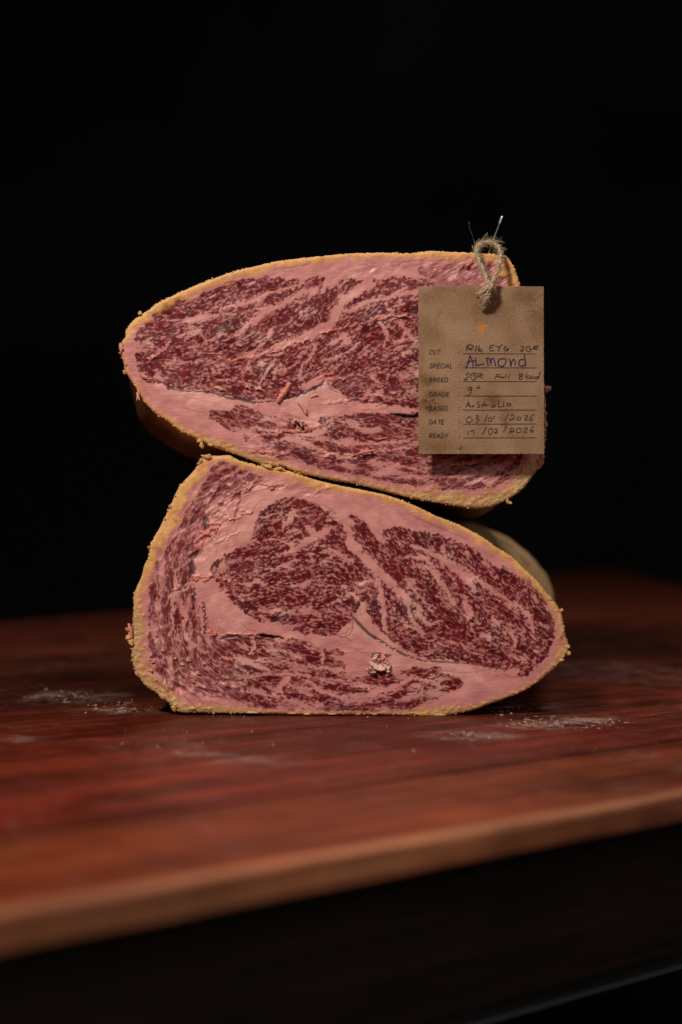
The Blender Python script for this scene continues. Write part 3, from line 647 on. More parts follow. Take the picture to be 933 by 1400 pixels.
ribbon_curl(upper, "fat_shaving", [(486,622),(500,618),(512,616)], 3.4, 1.4, 'salmon', 8)

# ------------------------------------------------------------------ table
def wood(name, c1, c2, c3, rough):
    m, nt, N, L, P = mat_new(name)
    tc = N.new('ShaderNodeTexCoord'); oi = N.new('ShaderNodeObjectInfo')
    add = N.new('ShaderNodeVectorMath'); add.operation = 'ADD'
    sc_ = N.new('ShaderNodeVectorMath'); sc_.operation = 'SCALE'; sc_.inputs['Scale'].default_value = 7.0
    cb = N.new('ShaderNodeCombineXYZ'); L.new(oi.outputs['Random'], cb.inputs[0]); L.new(oi.outputs['Random'], cb.inputs[1]); L.new(oi.outputs['Random'], cb.inputs[2])
    L.new(cb.outputs[0], sc_.inputs[0]); L.new(tc.outputs['Object'], add.inputs[0]); L.new(sc_.outputs[0], add.inputs[1])
    mp = N.new('ShaderNodeMapping'); mp.inputs['Scale'].default_value = (1.2, 16, 16); L.new(add.outputs[0], mp.inputs[0])
    g = noisen(nt, 3.2, 7, 0.62, mp.outputs[0], 0.6)
    mp2 = N.new('ShaderNodeMapping'); mp2.inputs['Scale'].default_value = (6, 160, 160); L.new(add.outputs[0], mp2.inputs[0])
    g2 = noisen(nt, 3.0, 4, 0.6, mp2.outputs[0])
    col = ramp(nt, g, [(0.28, c1), (0.5, c2), (0.72, c3)])
    col = mixc(nt, 1.0, col, ramp(nt, g2, [(0.32, 0.60), (0.62, 1.18)]), 'MULTIPLY')
    big = noisen(nt, 5.0, 4, 0.6, tc.outputs['Object'], 0.8)
    col = mixc(nt, 1.0, col, ramp(nt, big, [(0.3, (0.62, 0.60, 0.60)), (0.7, (1.25, 1.15, 1.05))]), 'MULTIPLY')
    col = mixc(nt, 1.0, col, oi.outputs['Color'], 'MULTIPLY')
    return m, nt, N, L, P, col, g, g2, tc
def world_patch(nt, cx, cy, rx, ry, ang):
    """soft elliptical mask on the table top, in world metres (a stain lying on the boards)"""
    N, L = nt.nodes, nt.links
    geo = N.new('ShaderNodeNewGeometry')
    mp = N.new('ShaderNodeMapping'); mp.vector_type = 'TEXTURE'
    mp.inputs['Location'].default_value = (cx, cy, 0); mp.inputs['Rotation'].default_value = (0, 0, ang); mp.inputs['Scale'].default_value = (rx, ry, 1)
    L.new(geo.outputs['Position'], mp.inputs[0])
    sx = N.new('ShaderNodeVectorMath'); sx.operation = 'MULTIPLY'; sx.inputs[1].default_value = (1, 1, 0); L.new(mp.outputs[0], sx.inputs[0])
    ln = N.new('ShaderNodeVectorMath'); ln.operation = 'LENGTH'; L.new(sx.outputs[0], ln.inputs[0])
    mr = N.new('ShaderNodeMapRange'); mr.interpolation_type = 'SMOOTHSTEP'; mr.inputs['From Min'].default_value = 1.0; mr.inputs['From Max'].default_value = 0.2
    L.new(ln.outputs['Value'], mr.inputs['Value']); return mr.outputs[0], geo.outputs['Position']
def mathn(nt, op, a, b):
    m = nt.nodes.new('ShaderNodeMath'); m.operation = op; m.use_clamp = True
    for s, v in ((m.inputs[0], a), (m.inputs[1], b)):
        if hasattr(v, 'links'): nt.links.new(v, s)
        else: s.default_value = v
    return m.outputs[0]
FA = math.radians(36.4)
def T(X, Y):                    # photo pixel on the table top -> world xy
    r = (978.5 - Y0) / (Y - Y0); return ((X - X0) * K * r, D * r - D)
M_wood, nt, N, L, P, col, g, g2, tc = wood("red_table_wood", (0.045, 0.011, 0.005), (0.155, 0.028, 0.013), (0.26, 0.056, 0.022), 0.4)
tot = None
for (X, Y, rx, ry, a, st) in [(95,952,.045,.045,0,.9),(160,972,.035,.02,0,.8),(640,1005,.035,.022,0,1.0),(735,990,.04,.03,.15,.75),(795,985,.035,.03,.3,.7),(860,920,.09,.12,.5,.5),(350,1040,.03,.03,0,.5),(230,1020,.03,.03,0,.5),(700,965,.04,.03,0,.7),(30,1010,.02,.02,0,.4),(260,1030,.05,.01,-.2,.6)]:
    wx_, wy_ = T(X, Y); msk, pos = world_patch(nt, wx_, wy_, rx, ry, a)
    v = mathn(nt, 'MULTIPLY', msk, st); tot = v if tot is None else mathn(nt, 'MAXIMUM', tot, v)
d1 = ramp(nt, noisen(nt, 48, 8, 0.70, pos, 0.8), [(0.45, 0.0), (0.63, 1.0)])
d2 = ramp(nt, noisen(nt, 420, 4, 0.7, pos), [(0.36, 0.25), (0.60, 1.0)])
dm = mathn(nt, 'MULTIPLY', mathn(nt, 'MULTIPLY', tot, d1), d2)
faint = mathn(nt, 'MULTIPLY', ramp(nt, noisen(nt, 30, 9, 0.75, pos, 1.0), [(0.55, 0.0), (0.75, 1.0)]), 0.14)
dm = mathn(nt, 'MAXIMUM', mathn(nt, 'MULTIPLY', dm, 1.0), faint)
col = mixc(nt, dm, col, (0.55, 0.39, 0.35))
L.new(col, P.inputs['Base Color'])
scr = None
for sc__, an_, st_ in ((9, 0.35, 11), (7, -0.5, 9), (13, 1.1, 8)):
    mq = N.new('ShaderNodeMapping'); mq.inputs['Rotation'].default_value = (0, 0, an_); mq.inputs['Scale'].default_value = (1, st_, 1); L.new(pos, mq.inputs[0])
    q = noisen(nt, sc__, 2, 0.5, mq.outputs[0]); w1 = ramp(nt, q, [(0.494, 0.0), (0.5, 1.0), (0.506, 0.0)])
    w1 = mathn(nt, 'MULTIPLY', w1, ramp(nt, noisen(nt, 14, 3, 0.6, mq.outputs[0]), [(0.5, 0.0), (0.62, 1.0)]))
    scr = w1 if scr is None else mathn(nt, 'MAXIMUM', scr, w1)
col = mixc(nt, mathn(nt, 'MULTIPLY', scr, 0.35), col, (0.42, 0.20, 0.13))
blot = ramp(nt, noisen(nt, 17, 7, 0.7, pos, 1.2), [(0.32, (0.55, 0.5, 0.5)), (0.52, (1, 1, 1)), (0.7, (1.3, 1.2, 1.15))])
col = mixc(nt, 0.8, col, blot, 'MULTIPLY'); L.new(col, P.inputs['Base Color'])
rg = ramp(nt, noisen(nt, 26, 6, 0.65, pos), [(0.3, 0.30), (0.7, 0.58)]); L.new(rg, P.inputs['Roughness'])
P.inputs['Specular IOR Level'].default_value = 0.22
nb_ = bump(nt, g2, 0.35, 0.0006); nb_ = bump(nt, noisen(nt, 60, 5, 0.6, pos), 0.35, 0.0012, nb_); L.new(nb_, P.inputs['Normal'])
M_edge, nt, N, L, P, col, g, g2, tc = wood("worn_edge_wood", (0.12, 0.035, 0.016), (0.34, 0.115, 0.052), (0.58, 0.25, 0.12), 0.5)
L.new(col, P.inputs['Base Color']); P.inputs['Roughness'].default_value = 0.55
M_dark, nt, N, L, P, col, g, g2, tc = wood("dark_frame_wood", (0.010, 0.005, 0.003), (0.03, 0.014, 0.008), (0.05, 0.022, 0.012), 0.5)
L.new(col, P.inputs['Base Color']); P.inputs['Roughness'].default_value = 0.6

table = thing("wooden_table", "worn reddish-brown plank table with a pale front edge, carrying both beef halves", "table")
du = np.array([math.cos(FA), math.sin(FA)]); dn = np.array([-math.sin(FA), math.cos(FA)])
FRONT = -0.254
poly = [np.array(p) for p in (tuple(du * -0.95 + dn * FRONT), tuple(du * 0.43 + dn * FRONT), (0.50, 0.35), (0.509, 1.35), (0.53, 2.03), (-0.344, 0.658), (-0.75, 0.02))]
# clip the quad of each board against the table outline (Sutherland-Hodgman on half planes of constant n)
def clip(P_, nvec, c, keep_ge):
    out = []
    for i in range(len(P_)):
        a, b = P_[i], P_[(i + 1) % len(P_)]; da, db = a @ nvec - c, b @ nvec - c
        if not keep_ge: da, db = -da, -db
        if da >= 0: out.append(a)
        if da * db < 0: out.append(a + (b - a) * (da / (da - db)))
    return out
rr = random.Random(11); c = FRONT + 0.0068; boards = []
for w_ in [0.082, 0.064, 0.075, 0.083, 0.07, 0.09, 0.085, 0.1, 0.095, 0.1, 0.1, 0.11, 0.11, 0.12, 0.12, 0.12, 0.12, 0.12]:
    boards.append((c, c + w_)); c += w_
rot = Matrix.Rotation(FA, 4, 'Z')
for i, (c0, c1) in enumerate(boards):
    p = clip(clip(poly, dn, c0 + 0.00035, True), dn, c1 - 0.00035, False)
    if len(p) < 3: continue
    bm = bmesh.new(); dz = rr.uniform(-0.0004, 0.0002)
    if abs((c0 + c1) / 2) < 0.13: dz = 0
    org = du * 0 + dn * c0
    vs = [bm.verts.new(((q - org) @ du, (q - org) @ dn, dz - 0.0001)) for q in p]
    f = bm.faces.new(vs)
    if f.normal.z < 0: f.normal_flip()
    r_ = bmesh.ops.extrude_face_region(bm, geom=[f]); bmesh.ops.translate(bm, verts=[v for v in r_['geom'] if isinstance(v, bmesh.types.BMVert)], vec=(0, 0, -0.011))
    bmesh.ops.recalc_face_normals(bm, faces=bm.faces)
    top = [e for e in bm.edges if all(v.co.z > -0.005 for v in e.verts)]
    bmesh.ops.bevel(bm, geom=top, offset=0.0007, segments=2, affect='EDGES')
    me = bpy.data.meshes.new("plank"); bm.to_mesh(me); bm.free()
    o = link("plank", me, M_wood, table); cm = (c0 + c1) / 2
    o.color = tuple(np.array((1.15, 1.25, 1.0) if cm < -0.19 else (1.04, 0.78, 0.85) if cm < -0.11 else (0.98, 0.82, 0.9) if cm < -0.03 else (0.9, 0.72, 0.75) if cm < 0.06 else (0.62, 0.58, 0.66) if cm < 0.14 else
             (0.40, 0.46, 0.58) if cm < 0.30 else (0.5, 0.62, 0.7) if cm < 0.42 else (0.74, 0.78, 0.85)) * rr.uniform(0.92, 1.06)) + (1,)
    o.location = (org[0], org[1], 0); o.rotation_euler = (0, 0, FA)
def bar(name, length, depth, height, start, off, z, mat, parent, bev=0.002, wob=0.0):
    bm = bmesh.new(); n = 90
    prof = []
    b = bev
    prof = [(0, -height), (0, -b), (b * .3, -b * .3), (b, 0), (depth, 0), (depth, -height)]
    rows = []
    for i in range(n + 1):
        u = start + length * i / n
        j = wob * mnoise.noise(Vector((u * 30, off * 9, 0))); j2 = wob * mnoise.noise(Vector((u * 90, 5, 1)))
        rows.append([bm.verts.new((u, q[0] + (j + j2 if q[0] < b * 1.1 else 0), q[1] + (j2 * 0.6 if k in (2, 3) else 0))) for k, q in enumerate(prof)])
    for i in range(n):
        for k in range(len(prof)):
            k2 = (k + 1) % len(prof); bm.faces.new((rows[i][k], rows[i + 1][k], rows[i + 1][k2], rows[i][k2]))
    bm.faces.new(rows[0]); bm.faces.new(rows[-1][::-1])
    bmesh.ops.recalc_face_normals(bm, faces=bm.faces)
    me = bpy.data.meshes.new(name); bm.to_mesh(me); bm.free()
    for p_ in me.polygons: p_.use_smooth = False
    o = link(name, me, mat, parent); o.location = (dn[0] * off, dn[1] * off, z); o.rotation_euler = (0, 0, FA); return o
bar("front_edging", 1.38, 0.0065, 0.0105, -0.95, FRONT, 0.0, M_edge, table, 0.0016, 0.0011)
bar("apron", 1.24, 0.02, 0.075, -0.88, FRONT + 0.055, -0.0125, M_dark, table, 0.002)
M_steel, nt, N, L, P = mat_new("shelf_steel"); L.new(ramp(nt, noisen(nt, 12, 3, .5, objco(nt)), [(0.3, (0.10, 0.11, 0.11)), (0.7, (0.2, 0.21, 0.21))]), P.inputs['Base Color']); P.inputs['Roughness'].default_value = 0.5
bar("shelf_edge", 1.24, 0.03, 0.0025, -0.88, FRONT + 0.10, -0.115, M_steel, table, 0.0008)
def leg(u, n_):
    bm = bmesh.new(); bmesh.ops.create_cube(bm, size=1.0, matrix=Matrix.Diagonal((0.06, 0.06, 0.77, 1)))
    bmesh.ops.bevel(bm, geom=bm.edges[:], offset=0.004, segments=2, affect='EDGES')
    me = bpy.data.meshes.new("leg"); bm.to_mesh(me); bm.free()
    o = link("leg", me, M_dark, table); p = du * u + dn * n_; o.location = (p[0], p[1], -0.3975); o.rotation_euler = (0, 0, FA)
leg(-0.85, -0.15); leg(0.36, -0.15); leg(-0.30, 0.6); leg(1.2, 1.1)

# flour and salt grains on the boards
def grains(n, seed):
    r = random.Random(seed); bm = bmesh.new()
    zones = [(95,952,60,8),(160,968,60,8),(640,1005,40,10),(745,988,60,9),(350,1035,120,20),(230,1020,90,22),(700,970,60,10),(500,1000,260,20),(560,985,200,4),(820,988,60,8),(300,980,60,4)]
    for i in range(n):
        z = r.choice(zones); X = r.gauss(z[0], z[2] * .5); Y = max(r.gauss(z[1], z[3] * .7), 905)
        x, y = T(X, Y); sz = r.choice([0.00008, 0.00012, 0.00018, 0.00012, 0.0001]) * r.uniform(.7, 1.4)
        if i < 26: sz = r.uniform(0.0004, 0.0008)
        M = Matrix.Translation((x, y, sz * .5)) @ Matrix.Rotation(r.uniform(0, 6), 4, 'Z') @ Matrix.Diagonal((sz * r.uniform(1, 2), sz * r.uniform(1, 1.6), sz * .8, 1))
        bmesh.ops.create_icosphere(bm, subdivisions=1, radius=1.0, matrix=M)
    for i in range(240):                                             # small pressed clumps
        z = r.choice(zones[:4] + zones[6:7] + zones[9:10]); X = r.gauss(z[0], z[2] * .35); Y = max(r.gauss(z[1], z[3] * .5), 925); x, y = T(X, Y); sz = r.uniform(.0003, .0009)
        m0 = len(bm.verts)
        bmesh.ops.create_icosphere(bm, subdivisions=1, radius=1.0, matrix=Matrix.Translation((x, y, 0)) @ Matrix.Rotation(r.uniform(0, 6), 4, 'Z') @ Matrix.Diagonal((sz * r.uniform(1, 3), sz, sz * .22, 1)))
        bm.verts.ensure_lookup_table()
        for v in bm.verts[m0:]: v.co += Vector((r.gauss(0, .25), r.gauss(0, .25), r.gauss(0, .04))) * sz
    me = bpy.data.meshes.new("flour_grains"); bm.to_mesh(me); bm.free(); return me
m_, nt, N, L, P = mat_new("pale_grains"); L.new(ramp(nt, noisen(nt, 60, 3, 0.5, objco(nt)), [(0.3, (0.35, 0.22, 0.16)), (0.7, (0.62, 0.48, 0.40))]), P.inputs['Base Color']); P.inputs['Roughness'].default_value = 0.6
g_ = link("fat_and_flour_grains", grains(600, 8), m_, None, "stuff"); g_["label"] = "pale dusty grains and fat specks scattered on the table around the meat"; g_["category"] = "crumbs"

# ------------------------------------------------------------------ tag
TY = -0.013
tag = thing("kraft_tag", "brown cardboard label with handwritten lines hanging from twine over the upper beef half", "tag", None, W(659, 421, TY))
TL = Vector(tag.location)
m_, nt, N, L, P = mat_new("kraft_card"); M_card = m_
a = N.new('ShaderNodeAttribute'); a.attribute_name = "tint"; co = objco(nt)
colr = mixc(nt, 1.0, a.outputs['Color'], ramp(nt, noisen(nt, 2600, 3, 0.7, co), [(0.32, 0.78), (0.68, 1.18)]), 'MULTIPLY')
mpk = N.new('ShaderNodeMapping'); mpk.inputs['Scale'].default_value = (3, 3, 1); L.new(co, mpk.inputs[0])
colr = mixc(nt, 1.0, colr, ramp(nt, noisen(nt, 420, 5, 0.7, mpk.outputs[0], 1.5), [(0.3, 0.90), (0.7, 1.08)]), 'MULTIPLY')
L.new(colr, P.inputs['Base Color']); P.inputs['Roughness'].default_value = 0.82; P.inputs['Specular IOR Level'].default_value = 0.25
L.new(bump(nt, noisen(nt, 1800, 4, 0.65, co), 0.5, 0.00012), P.inputs['Normal'])
def tag_y(X, Y):                # slight bow of the card
    u = (X - 658.5) / 86; v = (Y - 505) / 115
    return TY + 0.0012 * u * u - 0.0007 * v + 0.0005 * np.sin(u * 2.3 + v * 1.7)
xs = np.linspace(572.6, 744.5, 216); ys = np.linspace(391.0, 620.8, 288)
X, Y = np.meshgrid(xs, ys); shp = X.shape
c_card = s2l((172, 138, 110)); c_st = s2l((122, 86, 54)); c_st2 = s2l((124, 90, 60)); c_ol = s2l((120, 104, 62))
n1 = fnoise(shp, 30, 1, lowpass=True); n2 = fnoise(shp, 10, 2, bw=.5); n3 = fnoise(shp, 4, 3, bw=.5); n4_ = fnoise(shp, 55, 4, lowpass=True)
cc = mix(np.broadcast_to(c_card, shp + (3,)), np.broadcast_to(s2l((154, 120, 90)), shp + (3,)), smooth(-2, 2.5, n4_ + .3 * n1))
st = np.zeros(shp)
for (x, y, rx, ry, an, k) in [(582,520,14,10,20,.8),(590,540,14,10,0,.7),(584,552,14,9,0,.9),(590,560,12,7,20,.7),(676,547,14,8,0,.85),(690,560,10,6,0,.4),(655,428,14,16,30,.55),(690,425,16,14,0,.35),(725,405,22,12,0,.6),(735,430,14,22,0,.5),(640,400,20,12,0,.4),
        (597,435,5,14,25,.4),(585,405,16,10,0,.45),(590,450,16,20,0,.3),(620,395,30,7,0,.35),(690,578,5,14,-20,.55),(697,590,5,9,-30,.4),(600,612,30,9,0,.45),(630,612,20,7,0,.35),(672,408,16,24,0,.35),(576,500,6,50,0,.3),(740,560,5,40,0,.3)]:
    st = np.maximum(st, k * blob(X, Y, x, y, rx, ry, an) * (0.85 + .15 * n2 + .1 * n1))
cc = mix(cc, np.broadcast_to(c_st, shp + (3,)), np.clip(st * 1.4, 0, .95))
cc = mix(cc, np.broadcast_to(c_st2, shp + (3,)), np.clip(smooth(1.0, 2.4, n2 + .6 * n3) * .20 + smooth(2.1, 2.8, n3) * .5, 0, 1))
for (x, y, r_) in [(631,612,1.8),(629,614,1.4),(584,558,2.2),(588,556,1.6),(582,548,1.4),(592,547,1.6),(596,551,1.2)]:
    cc = mix(cc, np.broadcast_to(s2l((50, 34, 24)), shp + (3,)), blob(X + n3 * .5, Y, x, y, r_) * .9)
for (x, y, rx, ry, an) in [(660,446,7,2.2,-8),(657,452,3.2,2.0,0),(660,450,2.0,4.5,10)]:
    cc = mix(cc, np.broadcast_to(s2l((222, 134, 34)), shp + (3,)), np.clip(blob(X, Y + n3 * .4, x, y, rx, ry, an) * (1.0 + .5 * n2), 0, .95))
cc = mix(cc, np.broadcast_to(s2l((205, 175, 140)), shp + (3,)), smooth(1.6, 2.4, fnoise(shp, 3.2, 9, bw=.5)) * .35)
cc = np.clip(cc, 0.01, 1)
Xj = X.copy(); Yj = Y.copy()                                       # slightly worn edges
ej = fnoise(shp, 6, 5)
Xj[:, 0] += ej[:, 0] * .12; Xj[:, -1] += ej[:, -1] * .18; Yj[0] += ej[0] * .10; Yj[-1] += ej[-1] * .2
s_ = K * (1 + TY / D)
Vf = np.stack([(Xj - X0) * s_, tag_y(X, Y) - 0.00006 * n3, H + (Y0 - Yj) * s_], -1).reshape(-1, 3) - np.array(TL)
idx = np.arange(X.size).reshape(shp); nf = X.size
hole = ((X - 661) ** 2 + (Y - 421) ** 2) < 2.6 ** 2
q = ~(hole[:-1, :-1] | hole[1:, 1:])
F = np.stack([idx[1:, :-1][q], idx[1:, 1:][q], idx[:-1, 1:][q], idx[:-1, :-1][q]], 1)
Eo = np.concatenate([F[:, [0, 1]], F[:, [1, 2]], F[:, [2, 3]], F[:, [3, 0]]]); E = np.sort(Eo, 1); key = E[:, 0] * nf + E[:, 1]
u_, inv, cnt = np.unique(key, return_inverse=True, return_counts=True); bd = Eo[cnt[inv] == 1]
Vb = Vf + np.array([0, 0.0007, 0])
FF = np.concatenate([F, F[:, ::-1] + nf, np.stack([bd[:, 1], bd[:, 0], bd[:, 0] + nf, bd[:, 1] + nf], 1)])
VV, FF, CC = compact(np.concatenate([Vf, Vb]), FF, np.concatenate([cc.reshape(-1, 3)] * 2))
link("card", meshnp("card", VV, FF, CC, smooth=False), M_card, tag)

def ink(name, c, rough=0.7):
    m, nt, N, L, P = mat_new(name)
    L.new(ramp(nt, noisen(nt, 900, 3, 0.6, objco(nt)), [(0.3, tuple(np.array(c) * .75)), (0.7, tuple(np.array(c) * 1.5))]), P.inputs['Base Color']); P.inputs['Roughness'].default_value = rough
    return m
M_print = ink("printed_ink", (0.032, 0.02, 0.014)); M_pen = ink("black_pen", (0.028, 0.018, 0.020)); M_blue = ink("blue_marker", (0.020, 0.014, 0.075))
def stroke_mesh(name, strokes, width, mat, dy=0.00018, var=0.25):
    V = []; F = []; r = random.Random(len(strokes))
    for st_ in strokes:
        q = catmull(st_, 5, False) if len(st_) > 2 else np.array([np.array(st_[0], float) + (np.array(st_[1], float) - np.array(st_[0], float)) * t for t in np.linspace(0, 1, 5)])
        base = len(V); n = len(q)
        for i in range(n):
            a = q[min(i + 1, n - 1)] - q[max(i - 1, 0)]; a = a / (np.linalg.norm(a) + 1e-9); b = np.array([-a[1], a[0]])
            w = width * (1 + var * mnoise.noise(Vector((q[i][0] * .6, q[i][1] * .6, 0))) * 2) * (0.75 if i in (0, n - 1) else 1) * 0.5
            for s__ in (-1, 1):
                px = q[i] + b * w * s__ + (a * w * .6 * (-1 if i == 0 else 1) if i in (0, n - 1) else 0)
                yy = float(tag_y(px[0], px[1])) - dy
                V.append(((px[0] - X0) * s_, yy, H + (Y0 - px[1]) * s_))
        for i in range(n - 1):
            F.append((base + 2 * i, base + 2 * i + 1, base + 2 * i + 3, base + 2 * i + 2))
    V = np.array(V) - np.array(TL)
    return link(name, meshnp(name, V, np.array(F), smooth=False), mat, tag)
for yv in (483.5, 502.6, 521.5, 541.3, 560.5, 579.6, 598.5):
    stroke_mesh("ruled_line", [[(633, yv + .15), (665, yv + .1), (700, yv), (734, yv - .1)]], 0.85, M_print, var=0.15)
# printed words: single-line italic capitals
GL = {'C': [[(.95,.85),(.6,1),(.2,.8),(.05,.5),(.2,.15),(.6,0),(.95,.15)]], 'U': [[(.08,1),(.08,.35),(.3,.03),(.65,.03),(.88,.35),(.88,1)]], 'T': [[(0,1),(.95,1)],[(.48,1),(.48,0)]],
 'S': [[(.85,.87),(.5,1),(.15,.85),(.2,.6),(.7,.45),(.85,.2),(.5,0),(.08,.13)]], 'P': [[(.1,0),(.1,1)],[(.1,1),(.6,1),(.85,.72),(.6,.42),(.1,.42)]], 'E': [[(.1,0),(.1,1)],[(.1,1),(.8,1)],[(.1,.52),(.72,.52)],[(.1,0),(.82,0)]],
 'I': [[(.12,0),(.12,1)]], 'A': [[(0,0),(.5,1)],[(.5,1),(1,0)],[(.2,.33),(.8,.33)]], 'L': [[(.1,1),(.1,0)],[(.1,0),(.75,0)]], 'B': [[(.1,0),(.1,1)],[(.1,1),(.55,1),(.75,.78),(.55,.54),(.1,.54)],[(.1,.54),(.6,.54),(.85,.27),(.6,0),(.1,0)]],
 'R': [[(.1,0),(.1,1)],[(.1,1),(.6,1),(.82,.74),(.6,.46),(.1,.46)],[(.5,.45),(.85,0)]], 'D': [[(.1,0),(.1,1)],[(.1,1),(.5,1),(.85,.78),(.92,.5),(.85,.2),(.5,0),(.1,0)]], 'G': [[(.92,.85),(.6,1),(.2,.82),(.05,.5),(.2,.15),(.6,0),(.92,.18),(.92,.48)],[(.92,.48),(.6,.48)]],
 'Y': [[(0,1),(.47,.45)],[(.94,1),(.47,.45)],[(.47,.45),(.47,0)]]}
WD = {'I': 0.42, 'E': 0.95, 'L': 0.88, 'T': 1.0, 'S': 1.0}
for word, base, x1 in (("CUT", 484, 602.7), ("SPECIAL", 503.2, 620), ("BREED", 522.2, 613.9), ("GRADE", 542, 615.3), ("BASED", 561, 613.9), ("DATE", 580, 608.2), ("READY", 598.7, 613.9)):
    tw = sum(WD.get(ch, 1.12) for ch in word) - 0.12; sx = (x1 - 586.6 - 1.2) / tw; x = 586.4; strokes = []
    for ch in word:
        for st_ in GL[ch]:
            strokes.append([(x + px * sx * 0.92 + py * 1.3, base - py * 5.9) for px, py in st_])
        x += WD.get(ch, 1.12) * sx
    strokes2 = strokes + ([[(628, base - 1), (628.6, base - 1)], [(628.4, base - 4), (629, base - 4)]])
    stroke_mesh("printed_word", strokes2, 0.9, M_print, 0.00022, 0.1)
def hs(ox, oy, sc_, L_): return [[(ox + a / sc_, oy + b / sc_) for a, b in st_] for st_ in L_]
A_ = lambda L_: hs(630, 460, 15.55, L_)
B_ = lambda L_: hs(685, 460, 14.354, L_)
C_ = lambda L_: hs(630, 500, 15.55, L_)
D_ = lambda L_: hs(685, 500, 14.354, L_)
E_ = lambda L_: hs(630, 540, 11.66, L_)
F_ = lambda L_: hs(630, 560, 15.55, L_)
G_ = lambda L_: hs(680, 560, 13.33, L_)
stroke_mesh("handwritten_line", A_([[(175,180),(145,240),(110,305)],[(120,245),(150,200),(190,175),(260,195),(265,225),(200,260),(150,265)],[(160,268),(245,295)],[(345,195),(305,320)],[(400,195),(372,280),(385,305),(430,320),(450,295),(430,270),(378,290)],
 [(720,190),(650,190),(620,240),(615,290),(650,305),(700,295)],[(630,240),(690,235)],[(740,195),(790,220),(830,210),(880,165)],[(835,210),(800,310)]]) +
 B_([[(110,190),(75,210),(65,260),(95,280),(140,265),(150,235),(100,250)],[(400,195),(430,180),(455,210),(430,250),(380,280),(450,275)],[(590,190),(530,190),(500,240),(520,280),(570,290),(600,240),(540,235)],[(660,180),(630,265)],[(640,200),(720,175),(730,200),(660,230),(720,250)]]), 1.15, M_pen)
stroke_mesh("handwritten_line", A_([[(200,400),(170,520),(110,680)],[(205,410),(250,540),(275,650)],[(130,560),(200,530),(300,515)],[(315,450),(325,560),(330,625)],[(330,625),(400,600),(500,578)],[(545,455),(570,540),(580,625)],[(550,475),(600,460),(630,530),(650,610)],[(640,560),(650,490),(690,460),(720,520),(745,630)]]) +
 [[(687.9,490.5),(683.4,490.9),(681.4,494.7),(682,499.2),(685.3,500.8),(688,500.6),(691,497),(692.3,491.5),(688.5,490)]] +
 B_([[(165,430),(185,500),(195,580)],[(200,570),(225,480),(260,440),(280,480),(290,560)],[(450,450),(400,445),(360,490),(360,550),(400,575),(450,570),(480,540)],[(465,350),(480,450),(490,585)]]), 1.65, M_blue)
stroke_mesh("handwritten_line", C_([[(110,205),(150,150),(180,170),(170,230),(70,295),(145,300)],[(340,160),(240,170),(215,230),(230,280),(270,305),(310,260),(320,205),(260,215)],[(370,190),(340,265)],[(350,170),(430,170),(465,190),(380,225)],[(385,225),(470,262)],[(770,185),(720,275)],[(760,185),(840,178)],[(750,225),(810,220)],[(820,215),(825,245),(860,245),(870,225)]]) +
 D_([[(10,205),(35,235),(60,210),(65,235)],[(110,160),(85,240)],[(175,160),(145,250)],[(375,130),(365,265)],[(380,160),(430,165),(430,190),(380,205)],[(380,205),(425,225),(410,260),(365,265)],[(515,145),(485,230)],[(540,190),(510,220),(530,250),(580,240),(570,200),(540,190)],[(610,200),(590,235),(620,255),(650,230),(640,200),(610,200)],[(745,210),(700,215),(670,235),(700,255),(745,225)],[(790,100),(760,180),(745,250)]]), 1.0, M_pen)
stroke_mesh("handwritten_line", C_([[(230,455),(180,460),(155,510),(180,525),(220,490),(235,460),(215,580),(160,630),(105,610)],[(395,415),(370,480)],[(335,470),(410,470)]]), 1.1, M_pen)
stroke_mesh("handwritten_line", E_([[(125,95),(85,195)],[(125,100),(140,190)],[(95,160),(140,160)],[(150,160),(150,185),(185,185),(205,160),(205,190)],[(300,120),(265,125),(265,150),(300,165),(290,195),(255,195)],[(390,100),(340,200)],[(320,160),(400,150)],[(400,150),(385,190)],[(392,175),(420,155),(450,157)],[(540,160),(500,165),(490,190),(540,190),(550,155),(560,185)],[(605,100),(600,185),(650,185),(700,170)],[(690,110),(680,190)],[(790,130),(745,135),(735,165),(780,165),(795,130),(800,175)]]), 1.0, M_pen)
stroke_mesh("handwritten_line", F_([[(180,145),(125,200),(125,255),(180,275),(240,235),(240,185),(180,145)],[(320,130),(370,125),(375,150),(330,190),(385,205),(375,250),(330,275)],[(575,100),(500,260)],[(640,160),(590,190),(590,235),(640,245),(665,200),(640,160)],[(715,125),(700,200)]]) +
 G_([[(210,75),(140,190)],[(245,115),(280,95),(315,115),(290,160),(240,190),(230,175),(310,180)],[(400,130),(360,160),(370,190),(420,180),(435,145),(400,130)],[(500,115),(540,100),(555,120),(500,185),(570,185)],[(675,80),(620,120),(595,190),(630,200),(645,170),(600,165)]]), 1.0, M_pen)
stroke_mesh("handwritten_line", F_([[(155,450),(160,545)],[(205,465),(285,440),(260,545)],[(550,365),(460,530)],[(640,400),(595,440),(590,510),(630,530),(680,470),(670,410),(640,400)],[(720,425),(750,405),(775,430),(760,470),(710,495),(790,490)]]) +
 G_([[(180,295),(110,410)],[(225,365),(270,340),(305,365),(290,395),(240,410),(245,390),(310,408)],[(390,335),(350,370),(360,415),(410,415),(440,380),(420,340),(370,345)],[(475,345),(530,330),(550,350),(480,410),(550,408)],[(675,295),(620,340),(600,395),(640,410),(665,380),(610,375)]]), 1.0, M_pen)

